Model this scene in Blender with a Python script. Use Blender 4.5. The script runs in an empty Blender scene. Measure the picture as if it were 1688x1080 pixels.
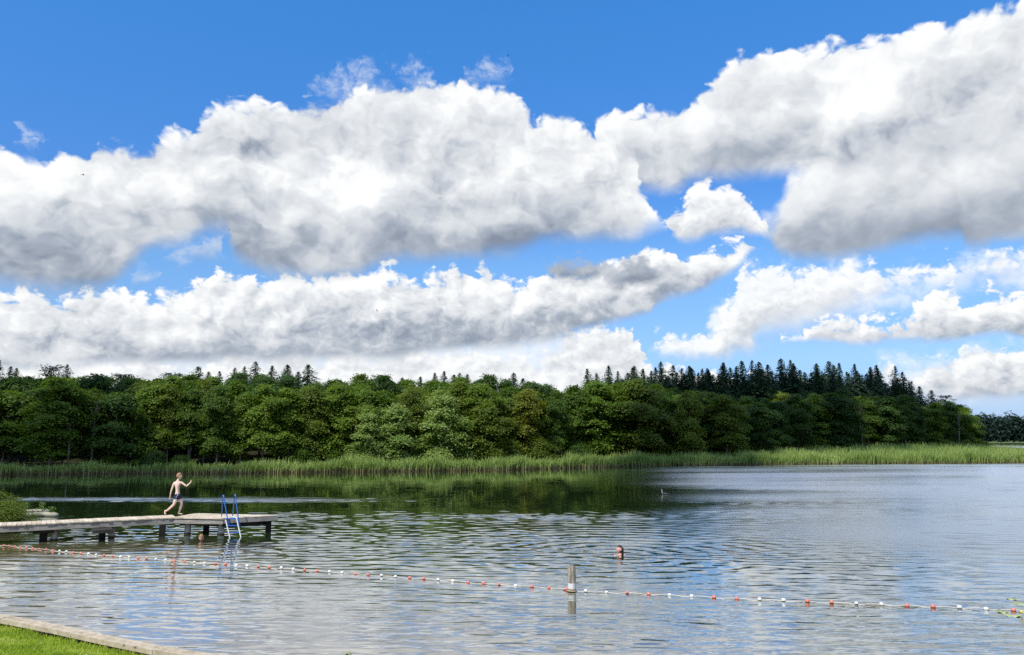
import bpy, bmesh, math, random
from mathutils import Vector, Matrix, Quaternion, noise as mnoise

R = math.radians
scene = bpy.context.scene
COL = scene.collection

# ------------------------------------------------------------------ camera
CAM_H = 3.4
PITCH = R(8.43)
FPX = 1268.0            # focal length in pixels of the 1688-wide photograph
cam_data = bpy.data.cameras.new('camera')
cam = bpy.data.objects.new('camera', cam_data)
COL.objects.link(cam)
cam.location = (0, 0, CAM_H)
cam.rotation_euler = (R(90) + PITCH, 0, 0)
cam_data.sensor_width = 36.0
cam_data.lens = FPX / 1688.0 * 36.0
cam_data.clip_start = 0.1
cam_data.clip_end = 6000.0
scene.camera = cam

# ------------------------------------------------------------------ light
SUN_AZ = R(-148)        # from the view direction, negative = to the left and a little behind
SUN_EL = R(52)
sun_dir = Vector((math.sin(SUN_AZ) * math.cos(SUN_EL), math.cos(SUN_AZ) * math.cos(SUN_EL), math.sin(SUN_EL)))
sun_data = bpy.data.lights.new('sun', 'SUN')
sun_data.energy = 4.6
sun_data.angle = R(0.5)
sun_data.color = (1.0, 0.95, 0.87)
sun = bpy.data.objects.new('sun', sun_data)
COL.objects.link(sun)
sun.rotation_euler = sun_dir.to_track_quat('Z', 'Y').to_euler()
sun.location = sun_dir * 300

scene.view_settings.view_transform = 'Standard'
scene.view_settings.look = 'None'
scene.view_settings.exposure = 0.0
scene.view_settings.gamma = 1.0
scene.view_settings.use_curve_mapping = False
scene.render.engine = 'CYCLES'
scene.cycles.use_denoising = False
scene.cycles.max_bounces = 6
scene.cycles.diffuse_bounces = 3
scene.cycles.glossy_bounces = 3
scene.cycles.transmission_bounces = 3
scene.cycles.transparent_max_bounces = 8
scene.cycles.caustics_reflective = False
scene.cycles.caustics_refractive = False


def pix_dir(px, py):
    """Direction seen at a point of the photograph."""
    u, v = (px - 844.0) / FPX, (540.0 - py) / FPX
    return Vector((u, math.cos(PITCH) - v * math.sin(PITCH), math.sin(PITCH) + v * math.cos(PITCH)))


def at_z(px, py, z=0.0):
    d = pix_dir(px, py)
    t = (z - CAM_H) / d.z
    return Vector((d.x * t, d.y * t, z))


def at_y(px, py, y):
    d = pix_dir(px, py)
    t = y / d.y
    return Vector((d.x * t, y, CAM_H + d.z * t))


def az_el(px, py):
    d = pix_dir(px, py).normalized()
    return math.degrees(math.atan2(d.x, d.y)), math.degrees(math.asin(d.z))


# ------------------------------------------------------------------ small language for shader maths
class NT:
    def __init__(self, tree):
        self.t = tree
        tree.nodes.clear()

    def new(self, kind, **props):
        n = self.t.nodes.new(kind)
        for k, v in props.items():
            setattr(n, k, v)
        return n

    def put(self, sock, v):
        if isinstance(v, (V, C)):
            self.t.links.new(v.s, sock)
        elif hasattr(v, 'is_output'):
            self.t.links.new(v, sock)
        else:
            sock.default_value = v

    def math(self, op, a, b=None, c=None, clamp=False):
        n = self.new('ShaderNodeMath', operation=op)
        n.use_clamp = clamp
        self.put(n.inputs[0], a)
        if b is not None:
            self.put(n.inputs[1], b)
        if c is not None:
            self.put(n.inputs[2], c)
        return V(self, n.outputs[0])

    def smooth(self, x, a, b):
        n = self.new('ShaderNodeMapRange', interpolation_type='SMOOTHSTEP')
        self.put(n.inputs['Value'], x)
        self.put(n.inputs['From Min'], a)
        self.put(n.inputs['From Max'], b)
        return V(self, n.outputs['Result'])

    def lin(self, x, a, b, c=0.0, d=1.0):
        n = self.new('ShaderNodeMapRange', interpolation_type='LINEAR')
        self.put(n.inputs['Value'], x)
        for k, v in zip(('From Min', 'From Max', 'To Min', 'To Max'), (a, b, c, d)):
            self.put(n.inputs[k], v)
        return V(self, n.outputs['Result'])

    def mix(self, f, a, b, blend='MIX'):
        n = self.new('ShaderNodeMix', data_type='RGBA', blend_type=blend)
        self.put(n.inputs[0], f)
        for k, v in ((6, a), (7, b)):
            if isinstance(v, tuple) and len(v) == 3:
                v = v + (1.0,)
            self.put(n.inputs[k], v)
        return C(self, n.outputs[2])

    def ramp(self, x, stops, interp='LINEAR'):
        n = self.new('ShaderNodeValToRGB')
        n.color_ramp.interpolation = interp
        el = n.color_ramp.elements
        while len(el) < len(stops):
            el.new(0.5)
        for e, (p, c) in zip(el, stops):
            e.position = p
            e.color = (c[0], c[1], c[2], 1.0)
        self.put(n.inputs[0], x)
        return C(self, n.outputs[0])

    def noise(self, vec, scale, detail=4.0, rough=0.5, dist=0.0, dim='3D', typ='FBM', norm=True):
        n = self.new('ShaderNodeTexNoise', noise_dimensions=dim)
        n.noise_type = typ
        n.normalize = norm
        self.put(n.inputs['Vector'], vec)
        n.inputs['Scale'].default_value = scale
        n.inputs['Detail'].default_value = detail
        n.inputs['Roughness'].default_value = rough
        n.inputs['Distortion'].default_value = dist
        return V(self, n.outputs['Fac']), C(self, n.outputs['Color'])

    def voronoi(self, vec, scale, detail=0.0, rough=0.5, smooth=0.6, dim='3D'):
        n = self.new('ShaderNodeTexVoronoi', voronoi_dimensions=dim, feature='SMOOTH_F1')
        self.put(n.inputs['Vector'], vec)
        n.inputs['Scale'].default_value = scale
        n.inputs['Detail'].default_value = detail
        n.inputs['Roughness'].default_value = rough
        n.inputs['Smoothness'].default_value = smooth
        return V(self, n.outputs['Distance'])

    def vec(self, op, a, b=None, scale=None):
        n = self.new('ShaderNodeVectorMath', operation=op)
        self.put(n.inputs[0], a)
        if b is not None:
            self.put(n.inputs[1], b)
        if scale is not None:
            self.put(n.inputs['Scale'], scale)
        return C(self, n.outputs[0])

    def comb(self, x, y, z):
        n = self.new('ShaderNodeCombineXYZ')
        for i, v in enumerate((x, y, z)):
            self.put(n.inputs[i], v)
        return C(self, n.outputs[0])

    def sep(self, v):
        n = self.new('ShaderNodeSeparateXYZ')
        self.put(n.inputs[0], v)
        return [V(self, n.outputs[i]) for i in range(3)]

    def curve(self, x, pts):
        """float curve: pts in (x, y), both inside 0..1"""
        n = self.new('ShaderNodeFloatCurve')
        self.put(n.inputs['Value'], x)
        cm = n.mapping
        cu = cm.curves[0]
        pts = sorted(pts)
        while len(cu.points) < len(pts):
            cu.points.new(0.5, 0.5)
        for p, (a, b) in zip(cu.points, pts):
            p.location = (a, b)
            p.handle_type = 'AUTO_CLAMPED'
        cm.update()
        return V(self, n.outputs[0])


class C:
    def __init__(self, nt, s):
        self.nt, self.s = nt, s


class V(C):
    def _b(op, swap=False):
        def f(self, o):
            return self.nt.math(op, o, self) if swap else self.nt.math(op, self, o)
        return f
    __add__ = _b('ADD'); __radd__ = _b('ADD', True)
    __sub__ = _b('SUBTRACT'); __rsub__ = _b('SUBTRACT', True)
    __mul__ = _b('MULTIPLY'); __rmul__ = _b('MULTIPLY', True)
    __truediv__ = _b('DIVIDE'); __rtruediv__ = _b('DIVIDE', True)

    def min(self, o): return self.nt.math('MINIMUM', self, o)
    def max(self, o): return self.nt.math('MAXIMUM', self, o)
    def clamp(self): return self.nt.math('ADD', self, 0.0, clamp=True)


# ------------------------------------------------------------------ sky: Nishita air with cumulus clouds laid out by bearing and elevation
SKY_STRENGTH = 0.10


def build_world():
    world = bpy.data.worlds.new('World')
    scene.world = world
    world.use_nodes = True
    g = NT(world.node_tree)
    sky = g.new('ShaderNodeTexSky', sky_type='NISHITA')
    sky.sun_disc = False
    sky.sun_elevation = SUN_EL
    sky.sun_rotation = SUN_AZ
    sky.altitude = 50
    sky.air_density = 1.0
    sky.dust_density = 0.35
    sky.ozone_density = 3.0
    base = C(g, sky.outputs[0])

    P = C(g, g.new('ShaderNodeTexCoord').outputs['Generated'])
    x, y, z = g.sep(P)
    az = g.math('ARCTAN2', x, y) * 57.29578
    el = g.math('ARCSINE', z) * 57.29578

    # clear summer air: deeper blue overhead, pale blue down to the horizon
    tint = g.ramp(el * (1 / 40.0), [(0.0, (.62, .80, 1.5)), (0.078, (.73, .9, 1.43)), (.145, (1.08, 1.16, 1.45)), (.32, (1.45, 1.55, 1.7)), (.45, (1.1, 1.45, 1.85)), (.76, (1.13, 1.9, 2.3)), (1.0, (1.1, 1.9, 2.4))])
    hs = g.new('ShaderNodeHueSaturation')
    hs.inputs['Saturation'].default_value = 1.22
    g.put(hs.inputs['Color'], base)
    col = g.mix(1.0, C(g, hs.outputs[0]), tint, blend='MULTIPLY')

    # billowing relief at three sizes: far clouds near the horizon are smaller in the sky
    sx, sy = -0.55, 0.83      # towards the sun across the sky: left and up

    def field(sc, seed, aspect=1.3):
        q0 = g.comb(az * (1 / 57.3) + seed, el * (aspect / 57.3) + seed * 0.37, 0.0)
        _, wc = g.noise(q0, sc * 1.6, 4.0, 0.55, dim='2D')
        wv = g.vec('SUBTRACT', wc, (0.5, 0.5, 0.5))
        q = g.vec('ADD', q0, g.vec('SCALE', wv, scale=0.42 / sc))
        dl = (sx * 0.26 / sc, sy * 0.32 / sc, 0.0)

        def H(qq):
            v = g.voronoi(qq, sc, 3.0, 0.52, 0.45, dim='2D')
            n, _ = g.noise(qq, sc * 3.0, 5.0, 0.62, dim='2D')
            v2 = g.voronoi(qq, sc * 2.9, 2.0, 0.6, 0.35, dim='2D')
            return n * 0.44 - v * 0.72 - v2 * 0.34 + 0.70
        h0 = H(q)
        h1 = H(g.vec('ADD', q, dl))
        soft, _ = g.noise(q0, sc * 0.6, 3.0, 0.5, dim='2D')
        soft1, _ = g.noise(g.vec('ADD', q0, (sx * 0.5 / sc, sy * 0.6 / sc, 0.0)), sc * 0.6, 2.0, 0.45, dim='2D')
        wx, wy, _z = g.sep(wv)
        return (h0, (h0 - h1) * 0.75 + (soft - soft1) * 0.6, soft, wx, wy)

    fields = {k: field(*v) for k, v in FIELDS.items()}

    # lighter and darker places inside the clouds: (px, py, half width, half height, amount)
    def spots(lst):
        glow = None
        for (px, py, rx, ry, s) in lst:
            a0, e0 = az_el(px, py)
            a1, _ = az_el(px + rx, py)
            _, e1 = az_el(px, py - ry)
            dx = (az - a0) * (1 / max(0.1, a1 - a0))
            dy = (el - e0) * (1 / max(0.1, e1 - e0))
            gg = g.math('POWER', 2.71828, (dx * dx + dy * dy) * -1.0) * s
            glow = gg if glow is None else glow + gg
        return glow
    glow_hi = spots(SPOTS_HIGH)
    glow_lo = spots(SPOTS_LOW)

    def layer(top, bot, key, amp_t, amp_b, soft_t, soft_b, dens=1.0, bright=1.0, shade=0.0, kick=1.0, warp=1.0, glow=None):
        """-> (cover, colour) of one cloud whose top and base run through the given points"""
        h0, rel, soft, wx, wy = fields[key]
        T = [az_el(*p) for p in top]
        B = [az_el(*p) for p in bot]
        a0 = min(T[0][0], B[0][0]) - 0.6
        a1 = max(T[-1][0], B[-1][0]) + 0.6
        E = 45.0
        f = lambda L: [((a - a0) / (a1 - a0), (e + 5) / E) for a, e in L]
        T2 = [(0.0, max(0.0, (min(T[0][1], B[0][1]) - 3 + 5) / E))] + f(T) + [(1.0, max(0.0, (min(T[-1][1], B[-1][1]) - 3 + 5) / E))]
        B2 = [(0.0, (B[0][1] + 5) / E)] + f(B) + [(1.0, (B[-1][1] + 5) / E)]
        u = (az + wx * (3.0 * warp) - a0) * (1 / (a1 - a0))
        u2 = (az + wx * (2.0 * warp) - a0) * (1 / (a1 - a0))
        tt = g.curve(u, T2) * E - 5.0
        bb = g.curve(u2, B2) * E - 5.0
        dt = tt - el + (h0 - HMID) * amp_t + soft_t * 0.5
        db = el - bb + (soft - 0.45) * amp_b + soft_b * 0.5 + (h0 - HMID) * (amp_b * 0.35)
        alpha = g.smooth(dt, -0.1, soft_t * 1.15) * g.smooth(db, 0.0, soft_b) * dens
        hf = (db / (tt - bb).max(0.8)).clamp()
        rim = g.smooth(dt, amp_t * 0.7 + 1.0, 0.0)
        lum = g.lin(hf, 0.0, 0.64, shade - 0.02, 0.56 + shade) + rim * 0.12 + (soft - 0.5) * 0.30 + (rel * (kick * 1.0)) * g.lin(hf, 0.05, 0.6, 0.45, 1.0)
        if glow is not None:
            lum = lum + glow
        return alpha, g.ramp(lum * (0.88 * bright) + 0.09, CLOUD_RAMP)

    def background(c):
        bg = g.new('ShaderNodeBackground')
        bg.inputs['Strength'].default_value = SKY_STRENGTH
        g.put(bg.inputs['Color'], c)
        return bg.outputs[0]

    def mix_shader(f, a, b):
        m = g.new('ShaderNodeMixShader')
        g.put(m.inputs[0], f)
        g.t.links.new(a, m.inputs[1])
        g.t.links.new(b, m.inputs[2])
        return m.outputs[0]

    low = col
    for L in LAYERS_LOW:
        a_, c_ = layer(glow=glow_lo, **L)
        low = g.mix(a_, low, c_)
    hi_a, hi_c = None, None
    for L in LAYERS_HIGH:
        a_, c_ = layer(glow=glow_hi, **L)
        w = g.vec('SCALE', c_, scale=a_)
        if hi_a is None:
            hi_a, hi_c = a_, w
        else:
            rest = 1.0 - a_
            hi_a, hi_c = hi_a * rest + a_, g.vec('ADD', g.vec('SCALE', hi_c, scale=rest), w)
    hi_c = g.vec('SCALE', hi_c, scale=1.0 / hi_a.max(0.001))
    inside = mix_shader(hi_a, background(low), background(hi_c))

    # elsewhere in the sky (above and beside the view): broken cumulus of the same make
    cov, _ = g.noise(P, 3.0, 6.0, 0.55)
    cov2, _ = g.noise(g.vec('ADD', P, tuple(sun_dir * 0.05)), 3.0, 4.0, 0.55)
    alpha = g.smooth(cov, 0.47, 0.56) * g.smooth(el, 0.0, 3.0)
    cc = g.ramp(0.66 + (cov - cov2) * 2.0, CLOUD_RAMP)
    outside = g.smooth(g.math('ABSOLUTE', az), 40.0, 47.0).max(g.smooth(el, 33.0, 38.0))
    surf = mix_shader(outside, inside, background(g.mix(alpha, col, cc)))
    out = g.new('ShaderNodeOutputWorld')
    g.t.links.new(surf, out.inputs[0])
    world.cycles.sampling_method = 'MANUAL'
    world.cycles.sample_map_resolution = 512


HMID = 0.31
FIELDS = {'big': (9.0, 0.0), 'mid': (17.0, 7.3), 'far': (26.0, 3.1)}


def K(r, gg, b):
    s = 1.0 / SKY_STRENGTH
    f = lambda v: ((v / 255.0 + 0.055) / 1.055) ** 2.4 * s
    return (f(r), f(gg), f(b))


CLOUD_RAMP = [(0.0, K(136, 148, 166)), (0.25, K(176, 185, 198)), (0.45, K(211, 216, 223)), (0.68, K(232, 236, 240)), (0.88, K(250, 252, 253)), (1.0, K(257, 258, 258))]
SPOTS_HIGH = [
    (70, 290, 130, 60, 0.14), (215, 245, 90, 40, 0.12), (600, 310, 75, 60, 0.34), (960, 325, 90, 40, 0.28), (880, 220, 110, 35, 0.16), (400, 185, 60, 25, 0.12), (700, 150, 120, 25, 0.08),
    (1430, 150, 80, 40, 0.34), (1260, 190, 160, 28, 0.16), (1060, 205, 60, 30, 0.10), (1330, 300, 50, 30, 0.18), (1650, 60, 60, 40, 0.12),
    (70, 440, 180, 50, -0.06), (450, 400, 150, 50, -0.10), (770, 390, 170, 35, -0.13), (400, 290, 110, 50, -0.09), (690, 225, 130, 28, -0.16), (760, 300, 60, 40, -0.06),
    (1560, 370, 240, 40, -0.16), (1330, 400, 120, 30, -0.06), (100, 450, 200, 30, -0.08), (1560, 220, 160, 50, -0.14), (1330, 395, 160, 35, -0.14), (1180, 250, 120, 20, -0.10),
]
SPOTS_LOW = [
    (265, 520, 60, 45, 0.26), (320, 555, 60, 18, 0.22), (600, 470, 260, 20, 0.16), (100, 585, 60, 16, .22), (1190, 420, 70, 25, 0.25), (1000, 480, 120, 25, 0.12), (1560, 500, 90, 25, 0.15),
    (420, 545, 240, 25, -0.12), (740, 540, 200, 22, -0.20), (100, 530, 120, 25, -0.06), (250, 585, 160, 12, -0.12), (980, 510, 80, 14, -0.12), (1100, 480, 60, 20, -0.15),
]
LAYERS_LOW = [
    # thin bright veil low down, left and right
    dict(top=[(-80, 500), (200, 505), (500, 500), (760, 520), (900, 535), (1010, 560), (1060, 600)], bot=[(-80, 700), (800, 700), (1060, 690)], key='mid', amp_t=3.0, amp_b=0.3, soft_t=3.0, soft_b=0.6, shade=0.40, kick=0.2, dens=0.75, warp=.6),
    dict(top=[(1170, 520), (1200, 470), (1260, 440), (1400, 430), (1520, 440), (1600, 425), (1688, 410), (1800, 405)], bot=[(1170, 560), (1300, 545), (1400, 520), (1480, 500), (1560, 470), (1688, 470), (1800, 470)], key='mid', amp_t=3.0, amp_b=2.5, soft_t=2.4, soft_b=2.4, shade=0.34, kick=0.3, dens=0.8, warp=.6),
    dict(top=[(1440, 600), (1500, 585), (1560, 575), (1688, 560), (1800, 560)], bot=[(1440, 640), (1560, 668), (1688, 668), (1800, 660)], key='mid', amp_t=2.5, amp_b=1.5, soft_t=2.0, soft_b=1.6, shade=0.35, kick=0.3, dens=0.7, warp=.6),
    # low bank along the horizon
    dict(top=[(-80, 585), (60, 590), (120, 578), (180, 575), (300, 592), (420, 575), (560, 580), (640, 572), (760, 568), (840, 585), (890, 585), (920, 562), (950, 540), (1000, 530), (1040, 530), (1056, 565), (1075, 592), (1200, 606), (1400, 640), (1480, 664)],
         bot=[(-80, 690), (1000, 690), (1480, 690)], key='far', amp_t=2.2, amp_b=0.3, soft_t=0.5, soft_b=0.6, bright=1.0, shade=0.15, kick=0.7, warp=.5),
    dict(top=[(1415, 612), (1440, 596), (1465, 592), (1490, 615), (1520, 602), (1560, 582), (1610, 568), (1688, 575), (1800, 570)],
         bot=[(1415, 615), (1500, 638), (1560, 652), (1688, 652), (1800, 650)], key='far', amp_t=1.6, amp_b=0.8, soft_t=0.4, soft_b=0.9, bright=1.0, shade=0.12, kick=0.8, warp=.5),
    # loose clouds on the right, middle height
    dict(top=[(1062, 572), (1085, 552), (1130, 542), (1180, 530), (1200, 505), (1196, 480), (1220, 445), (1260, 432), (1330, 430), (1400, 432), (1500, 437), (1600, 420), (1688, 405), (1800, 400)],
         bot=[(1062, 575), (1160, 590), (1230, 578), (1250, 545), (1300, 528), (1400, 500), (1440, 488), (1530, 466), (1600, 456), (1688, 455), (1800, 450)], key='far', amp_t=2.6, amp_b=1.6, soft_t=0.9, soft_b=1.6, bright=1.0, shade=0.30, kick=0.6, dens=0.93, warp=.6),
    dict(top=[(1288, 556), (1320, 538), (1390, 515), (1440, 520), (1490, 508), (1545, 475), (1570, 472), (1600, 482), (1640, 465), (1688, 470), (1800, 470)],
         bot=[(1288, 560), (1350, 562), (1420, 566), (1480, 561), (1560, 563), (1640, 548), (1700, 560), (1800, 560)], key='far', amp_t=2.0, amp_b=0.6, soft_t=0.4, soft_b=0.7, bright=1.0, shade=0.16, kick=0.8, warp=.6),
    # long middle band
    dict(top=[(-80, 470), (0, 476), (60, 478), (180, 476), (230, 474), (265, 468), (285, 456), (340, 447), (400, 450), (440, 449), (500, 452), (560, 442), (640, 436), (720, 440), (800, 436), (870, 450), (940, 442), (1000, 425), (1060, 410), (1110, 405), (1130, 416), (1180, 406), (1235, 390), (1256, 388)],
         bot=[(-80, 602), (0, 602), (100, 602), (250, 598), (420, 592), (560, 590), (640, 590), (720, 580), (800, 572), (900, 560), (1000, 534), (1060, 516), (1090, 495), (1150, 482), (1200, 452), (1256, 404)], key='mid', amp_t=2.4, amp_b=0.8, soft_t=0.45, soft_b=1.0, bright=1.0, shade=0.11, kick=0.95, warp=.6),
    # two dark scraps in front of it
    dict(top=[(890, 452), (915, 430), (950, 422), (985, 422), (1008, 430)], bot=[(890, 455), (930, 462), (980, 458), (1008, 440)], key='far', amp_t=1.5, amp_b=1.2, soft_t=1.0, soft_b=1.0, bright=1.0, shade=-0.46, kick=0.25, dens=1.0, warp=.6),
    dict(top=[(990, 452), (1010, 436), (1040, 418), (1065, 420), (1085, 434), (1105, 445)], bot=[(990, 460), (1030, 468), (1080, 468), (1105, 455)], key='far', amp_t=1.5, amp_b=1.2, soft_t=1.0, soft_b=1.0, bright=1.0, shade=-0.46, kick=0.25, dens=1.0, warp=.6),
    # small cloud between the two great ones
    dict(top=[(1098, 370), (1106, 338), (1125, 315), (1142, 295), (1165, 285), (1182, 300), (1205, 300), (1225, 318), (1245, 332), (1258, 352), (1275, 372)],
         bot=[(1098, 384), (1130, 396), (1170, 388), (1210, 380), (1250, 388), (1275, 384)], key='mid', amp_t=2.0, amp_b=1.0, soft_t=0.5, soft_b=0.9, shade=0.28, kick=0.9, warp=.6),
]
LAYERS_HIGH = [
    # great cloud on the right
    dict(top=[(975, 230), (1000, 184), (1040, 180), (1100, 166), (1140, 150), (1180, 126), (1200, 105), (1250, 76), (1300, 76), (1330, 70), (1370, 55), (1430, 52), (1500, 42), (1560, 32), (1620, 10), (1650, -10), (1800, -60)],
         bot=[(975, 250), (1010, 295), (1060, 314), (1110, 312), (1150, 292), (1200, 290), (1250, 288), (1310, 282), (1345, 300), (1380, 350), (1450, 380), (1600, 380), (1800, 380)], key='big', amp_t=2.6, amp_b=1.6, soft_t=0.5, soft_b=1.5, shade=0.13, kick=0.8, warp=.7),
    dict(top=[(1256, 376), (1275, 352), (1290, 322), (1302, 287), (1330, 270), (1360, 250), (1440, 215), (1550, 180), (1688, 160), (1800, 150)],
         bot=[(1256, 385), (1290, 412), (1350, 421), (1420, 413), (1480, 396), (1540, 376), (1580, 368), (1592, 395), (1615, 400), (1640, 385), (1688, 374), (1800, 360)], key='big', amp_t=2.0, amp_b=1.0, soft_t=1.8, soft_b=1.3, shade=0.07, kick=0.5, warp=.5),
    # great cloud on the left
    dict(top=[(-80, 225), (0, 234), (40, 250), (70, 262), (92, 244), (140, 241), (155, 226), (168, 216), (200, 222), (255, 208), (275, 200), (320, 205), (338, 185), (360, 172), (400, 165), (450, 168), (500, 172), (535, 168), (560, 150), (600, 140), (660, 128), (720, 130), (780, 131), (830, 146), (860, 166), (882, 186), (900, 178), (925, 168), (960, 190), (1000, 212), (1035, 245), (1055, 290), (1085, 340), (1094, 352)],
         bot=[(-80, 470), (0, 469), (100, 482), (170, 479), (210, 442), (250, 410), (300, 390), (340, 374), (372, 376), (384, 408), (420, 440), (470, 452), (520, 450), (580, 449), (640, 431), (700, 432), (740, 421), (850, 416), (900, 401), (960, 400), (1040, 394), (1065, 378), (1094, 366)], key='big', amp_t=2.6, amp_b=1.6, soft_t=0.5, soft_b=1.7, shade=0.11, kick=1.0, warp=.7),
]
LAYERS_LOW += [
    # torn wisps along its upper edge and scraps in the gap below
    dict(top=[(515, 150), (540, 135), (590, 108), (625, 105), (660, 118), (690, 104), (712, 120)], bot=[(515, 152), (560, 160), (620, 150), (670, 140), (712, 132)], key='far', amp_t=3.0, amp_b=2.0, soft_t=2.6, soft_b=2.4, shade=0.4, kick=0.3, dens=0.55),
    dict(top=[(770, 128), (800, 112), (822, 108), (842, 118)], bot=[(770, 135), (810, 128), (842, 124)], key='far', amp_t=2.0, amp_b=1.0, soft_t=1.8, soft_b=1.4, shade=0.4, kick=0.3, dens=0.55),
    dict(top=[(34, 222), (48, 214), (66, 222)], bot=[(34, 230), (50, 242), (66, 236)], key='far', amp_t=1.6, amp_b=1.0, soft_t=1.2, soft_b=1.0, shade=0.4, kick=0.3, dens=0.6),
    dict(top=[(275, 410), (295, 402), (315, 400), (345, 382), (362, 395), (366, 410)], bot=[(275, 418), (300, 430), (320, 424), (345, 428), (366, 420)], key='far', amp_t=2.0, amp_b=1.2, soft_t=1.6, soft_b=1.6, shade=-0.1, kick=0.2, dens=0.6),
    dict(top=[(212, 455), (230, 442), (250, 446)], bot=[(212, 465), (230, 466), (250, 458)], key='far', amp_t=1.2, amp_b=1.0, soft_t=1.0, soft_b=1.2, shade=-0.1, kick=0.2, dens=0.6),
]
build_world()

# ------------------------------------------------------------------ helpers
import numpy as np


def set_props(o, label=None, category=None, group=None, kind=None):
    for k, v in (('label', label), ('category', category), ('group', group), ('kind', kind)):
        if v:
            o[k] = v
    return o


def link(o, parent=None):
    COL.objects.link(o)
    if parent is not None:
        o.parent = parent
    return o


def empty(name, loc, rz=0.0):
    o = bpy.data.objects.new(name, None)
    o.empty_display_size = 0.2
    o.location = loc
    o.rotation_euler = (0, 0, rz)
    return link(o)


def mesh_obj(name, verts, faces, mat=None, parent=None, smooth=False):
    me = bpy.data.meshes.new(name)
    me.from_pydata([tuple(v) for v in verts], [], [tuple(f) for f in faces])
    if smooth:
        me.polygons.foreach_set('use_smooth', [True] * len(me.polygons))
    me.update()
    o = bpy.data.objects.new(name, me)
    if mat is not None:
        me.materials.append(mat)
    return link(o, parent)


def quads_mesh(name, V4):
    """V4: (n, 4, 3) array of separate quads"""
    n = len(V4)
    me = bpy.data.meshes.new(name)
    me.vertices.add(n * 4)
    me.vertices.foreach_set('co', np.ascontiguousarray(V4, dtype=np.float32).ravel())
    me.loops.add(n * 4)
    me.loops.foreach_set('vertex_index', np.arange(n * 4, dtype=np.int32))
    me.polygons.add(n)
    me.polygons.foreach_set('loop_start', np.arange(0, n * 4, 4, dtype=np.int32))
    me.update(calc_edges=True)
    me.validate()
    return me


class MB:
    """collects shapes into one mesh"""
    def __init__(self):
        self.v, self.f = [], []

    def box(self, c, size, rot=None, bevel=0.0):
        bm = bmesh.new()
        bmesh.ops.create_cube(bm, size=1.0)
        for v in bm.verts:
            v.co = Vector((v.co.x * size[0], v.co.y * size[1], v.co.z * size[2]))
        if bevel > 0:
            bmesh.ops.bevel(bm, geom=bm.edges[:], offset=bevel, segments=2, affect='EDGES', profile=0.6)
        M = rot.to_4x4() if rot is not None else Matrix.Identity(4)
        self.add_bm(bm, Matrix.Translation(Vector(c)) @ M)
        return self

    def add_bm(self, bm, M=Matrix.Identity(4)):
        b = len(self.v)
        bm.verts.index_update()
        self.v += [tuple(M @ v.co) for v in bm.verts]
        self.f += [tuple(b + v.index for v in f.verts) for f in bm.faces]
        bm.free()

    def tube(self, pts, radii, seg=8, cap=True):
        pts = [Vector(p) for p in pts]
        if not hasattr(radii, '__len__'):
            radii = [radii] * len(pts)
        b = len(self.v)
        up = None
        for i, p in enumerate(pts):
            t = (pts[min(i + 1, len(pts) - 1)] - pts[max(i - 1, 0)]).normalized()
            if up is None:
                a = Vector((0, 0, 1)) if abs(t.z) < 0.9 else Vector((1, 0, 0))
                up = (a - t * a.dot(t)).normalized()
            else:
                up = (up - t * up.dot(t)).normalized()
            s = t.cross(up)
            for k in range(seg):
                an = 2 * math.pi * k / seg
                self.v.append(tuple(p + (up * math.cos(an) + s * math.sin(an)) * radii[i]))
        for i in range(len(pts) - 1):
            for k in range(seg):
                a, c = b + i * seg + k, b + i * seg + (k + 1) % seg
                self.f.append((a, c, c + seg, a + seg))
        if cap:
            self.f.append(tuple(b + k for k in reversed(range(seg))))
            self.f.append(tuple(b + (len(pts) - 1) * seg + k for k in range(seg)))
        return self

    def prism(self, poly, z0, z1):
        b, n = len(self.v), len(poly)
        self.v += [(p[0], p[1], z0) for p in poly] + [(p[0], p[1], z1) for p in poly]
        self.f.append(tuple(b + i for i in reversed(range(n))))
        self.f.append(tuple(b + n + i for i in range(n)))
        for i in range(n):
            j = (i + 1) % n
            self.f.append((b + i, b + j, b + n + j, b + n + i))
        return self

    def lathe(self, prof, seg=16, c=(0, 0, 0)):
        b = len(self.v)
        for r, z in prof:
            for k in range(seg):
                a = 2 * math.pi * k / seg
                self.v.append((c[0] + r * math.cos(a), c[1] + r * math.sin(a), c[2] + z))
        for i in range(len(prof) - 1):
            for k in range(seg):
                a, d = b + i * seg + k, b + i * seg + (k + 1) % seg
                self.f.append((a, d, d + seg, a + seg))
        self.f.append(tuple(b + k for k in reversed(range(seg))))
        self.f.append(tuple(b + (len(prof) - 1) * seg + k for k in range(seg)))
        return self

    def ball(self, c, r, u=16, v=10, rot=None):
        bm = bmesh.new()
        bmesh.ops.create_uvsphere(bm, u_segments=u, v_segments=v, radius=1.0)
        r = r if hasattr(r, '__len__') else (r, r, r)
        M = Matrix.Translation(Vector(c)) @ (rot.to_4x4() if rot is not None else Matrix.Identity(4)) @ Matrix.Diagonal((r[0], r[1], r[2], 1))
        self.add_bm(bm, M)
        return self

    def build(self, name, mat, parent=None, smooth=False):
        return mesh_obj(name, self.v, self.f, mat, parent, smooth)


# ------------------------------------------------------------------ materials
def material(name):
    m = bpy.data.materials.new(name)
    m.use_nodes = True
    return m, NT(m.node_tree)


def finish(g, shader, disp=None):
    out = g.new('ShaderNodeOutputMaterial')
    g.t.links.new(shader, out.inputs['Surface'])


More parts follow.
